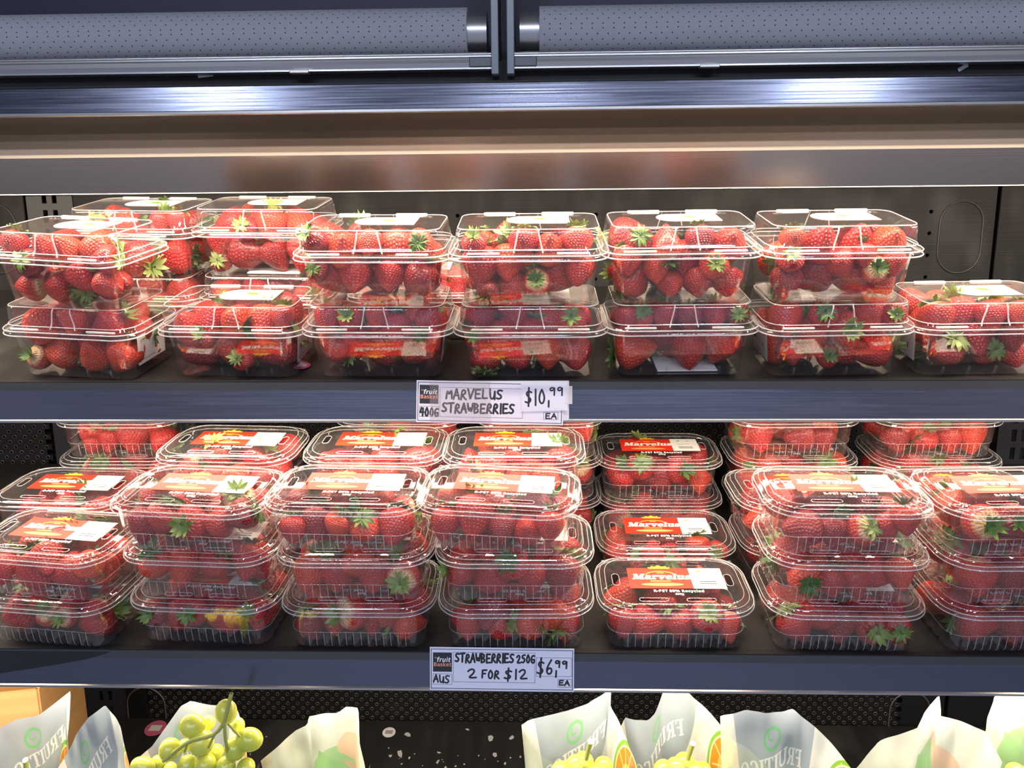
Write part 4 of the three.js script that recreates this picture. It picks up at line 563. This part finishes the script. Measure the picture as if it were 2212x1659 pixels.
{
  const G = [
[-0.404,0.891,0.119,31,27],[-0.364,0.907,0.115,25,30],[-0.358,0.878,0.099,16,20],[-0.336,0.876,0.122,32,27],[-0.394,0.881,0.098,16,18],[-0.393,0.872,0.123,29,31],[-0.431,0.863,0.124,25,27],[-0.353,0.865,0.124,25,27],[-0.424,0.853,0.103,16,16],[-0.385,0.847,0.105,18,18],[-0.463,0.844,0.128,29,21],[-0.456,0.833,0.107,18,18],[-0.410,0.845,0.128,23,25],[-0.388,0.847,0.128,25,25],[-0.364,0.844,0.128,23,25],[-0.340,0.844,0.128,21,21],[-0.441,0.826,0.109,16,16]
  ];
  const b = thing('grape_bunch', 'loose bright green grape bunch lying out on top of its bag', 'grapes', [-0.39, 0.86, 0.12]);
  G.forEach(([x, y, z, w, h], i) => { const g = part(b, 'grape', grapeGeo, grapeMat[1 - (i % 4 === 3 ? 1 : 0)]); g.position.set(x + 0.39, y - 0.86, z - 0.12); const d = Math.min(w, h) / 1000; g.scale.set(w / 1000, h / 1000, d); g.rotation.z = ((i * 37) % 10 - 5) * 0.05; });
  const rel = l => l.map(([x, y, z]) => [x + 0.39, y - 0.86, z - 0.125]);
  for (const [l, r] of [[[[-0.347, 0.944, 0.14], [-0.352, 0.927, 0.142], [-0.357, 0.91, 0.142], [-0.369, 0.894, 0.143], [-0.399, 0.884, 0.143], [-0.434, 0.856, 0.14]], 0.0024], [[[-0.357, 0.91, 0.142], [-0.357, 0.89, 0.143], [-0.358, 0.866, 0.138]], 0.002], [[[-0.369, 0.894, 0.143], [-0.378, 0.876, 0.143]], 0.0015], [[[-0.354, 0.905, 0.14], [-0.342, 0.887, 0.138]], 0.0014], [[[-0.402, 0.882, 0.142], [-0.408, 0.868, 0.14]], 0.0014]]) part(b, 'stalk', tube(rel(l), r, 16, 7), stalkMat);
  // more of the bunch hangs down below
  const r = rng(77); for (let i = 0; i < 22; i++) { const g = part(b, 'grape', grapeGeo, grapeMat[i % 3]); g.position.set(-0.075 + (i % 6) * 0.027 + r() * 0.006, -0.045 - Math.floor(i / 6) * 0.022, -0.005 + r() * 0.02); g.scale.setScalar(0.025); }
}
{ // carton
  const cm = new THREE.MeshStandardMaterial({ map: dataTex(256, 256, (u, v) => { const f = 0.9 + 0.2 * n2(u * 3, v * 60); return [0.5 * f, 0.27 * f, 0.1 * f]; }, true), roughness: 0.85 });
  const c = thing('cardboard_carton', 'brown cardboard carton standing behind the first grape bag', 'carton', [-0.86, deckY(-0.08), -0.08]); c.rotation.y = R(12);
  const h = 0.36; for (const [w, d, x, z] of [[0.3, 0.005, 0, 0.075], [0.3, 0.005, 0, -0.075], [0.005, 0.15, -0.15, 0], [0.005, 0.15, 0.15, 0]]) part(c, 'carton_wall', box(w, h, d, x, h / 2, z), cm);
  part(c, 'carton_floor', box(0.3, 0.005, 0.15, 0, 0.003, 0), cm);
  const s = new THREE.Shape([[-0.06, 0], [0.06, 0], [0.045, 0.085], [0.02, 0.09], [-0.05, 0.08]].map(p => new THREE.Vector2(...p))); const f = part(c, 'carton_flap', new THREE.ExtrudeGeometry(s, { depth: 0.004, bevelEnabled: false }), cm); f.position.set(0.152, h - 0.004, 0); f.rotation.set(0, Math.PI / 2, 0); f.rotateX(-0.25);
}
{ // round stickers and litter
  const disc = (name, label, x, y, z, tilt, rad, mats) => { const t = thing(name, label, 'sticker', [x, y, z]); t.rotation.x = tilt; part(t, 'sticker_base', new THREE.CylinderGeometry(rad, rad, 0.0006, 28), mats[0]); if (mats[1]) part(t, 'sticker_print', rbox(rad * 1.1, 0.0004, rad * 0.7, 0.0001, 0, 0.0005, 0), mats[1]); };
  const pink = new THREE.MeshStandardMaterial({ color: lin(0.6, 0.12, 0.2), roughness: 0.6 }), grey = new THREE.MeshStandardMaterial({ color: lin(0.35, 0.3, 0.28), roughness: 0.7 });
  disc('round_sticker', 'round white barcode sticker on the black bottom deck', -0.28, deckY(-0.396) - 0.0005, -0.396, R(9), 0.0125, [M.white, grey]);
  disc('round_sticker', 'round pink-edged sticker on bottom deck behind grape bags', -0.735, deckY(-0.4) - 0.0005, -0.4, R(9), 0.02, [pink, M.white]);
  disc('round_sticker', 'small pink sticker on shelf beside single deep punnet', -0.302, 1.2925, -0.054, R(13), 0.011, [pink, M.white]);
  const r = rng(4242), gs = [], fleck = (x, z, s) => { const n = 5 + Math.floor(r() * 3), sh = new THREE.Shape(); for (let i = 0; i < n; i++) { const a = i / n * 6.28, q = s * (0.5 + r() * 0.6); i ? sh.lineTo(Math.cos(a) * q * 1.5, Math.sin(a) * q) : sh.moveTo(Math.cos(a) * q * 1.5, Math.sin(a) * q); } const g = new THREE.ExtrudeGeometry(sh, { depth: 0.0006, bevelEnabled: false }); g.rotateX(-Math.PI / 2); g.rotateY(r() * 6); g.rotateX(R(9)); g.translate(x, deckY(z) - 0.001, z); gs.push(g); };
  for (const [x, z, s] of [[-0.243, -0.392, 0.006], [-0.085, -0.384, 0.006], [-0.045, -0.386, 0.006], [-0.075, -0.345, 0.005], [-0.25, -0.345, 0.007], [-0.13, -0.405, 0.003]]) fleck(x, z, s);
  for (let i = 0; i < 90; i++) fleck(-0.28 + r() * 0.3, -0.35 + r() * 0.12, 0.0008 + r() * r() * 0.003);
  for (let i = 0; i < 30; i++) fleck(-0.9 + r() * 1.6, -0.4 + r() * 0.2, 0.0006 + r() * 0.0015);
  const l = solo('paper_flecks', strip(gs), new THREE.MeshStandardMaterial({ color: lin(0.45, 0.45, 0.42), roughness: 0.9 }), 'pale torn flecks of paper scattered over the bottom deck', 'litter'); l.userData.kind = 'stuff';
}

scene.traverse(o => { if (o.isMesh) { o.castShadow = true; o.receiveShadow = true; } });
renderer.render(scene, camera);
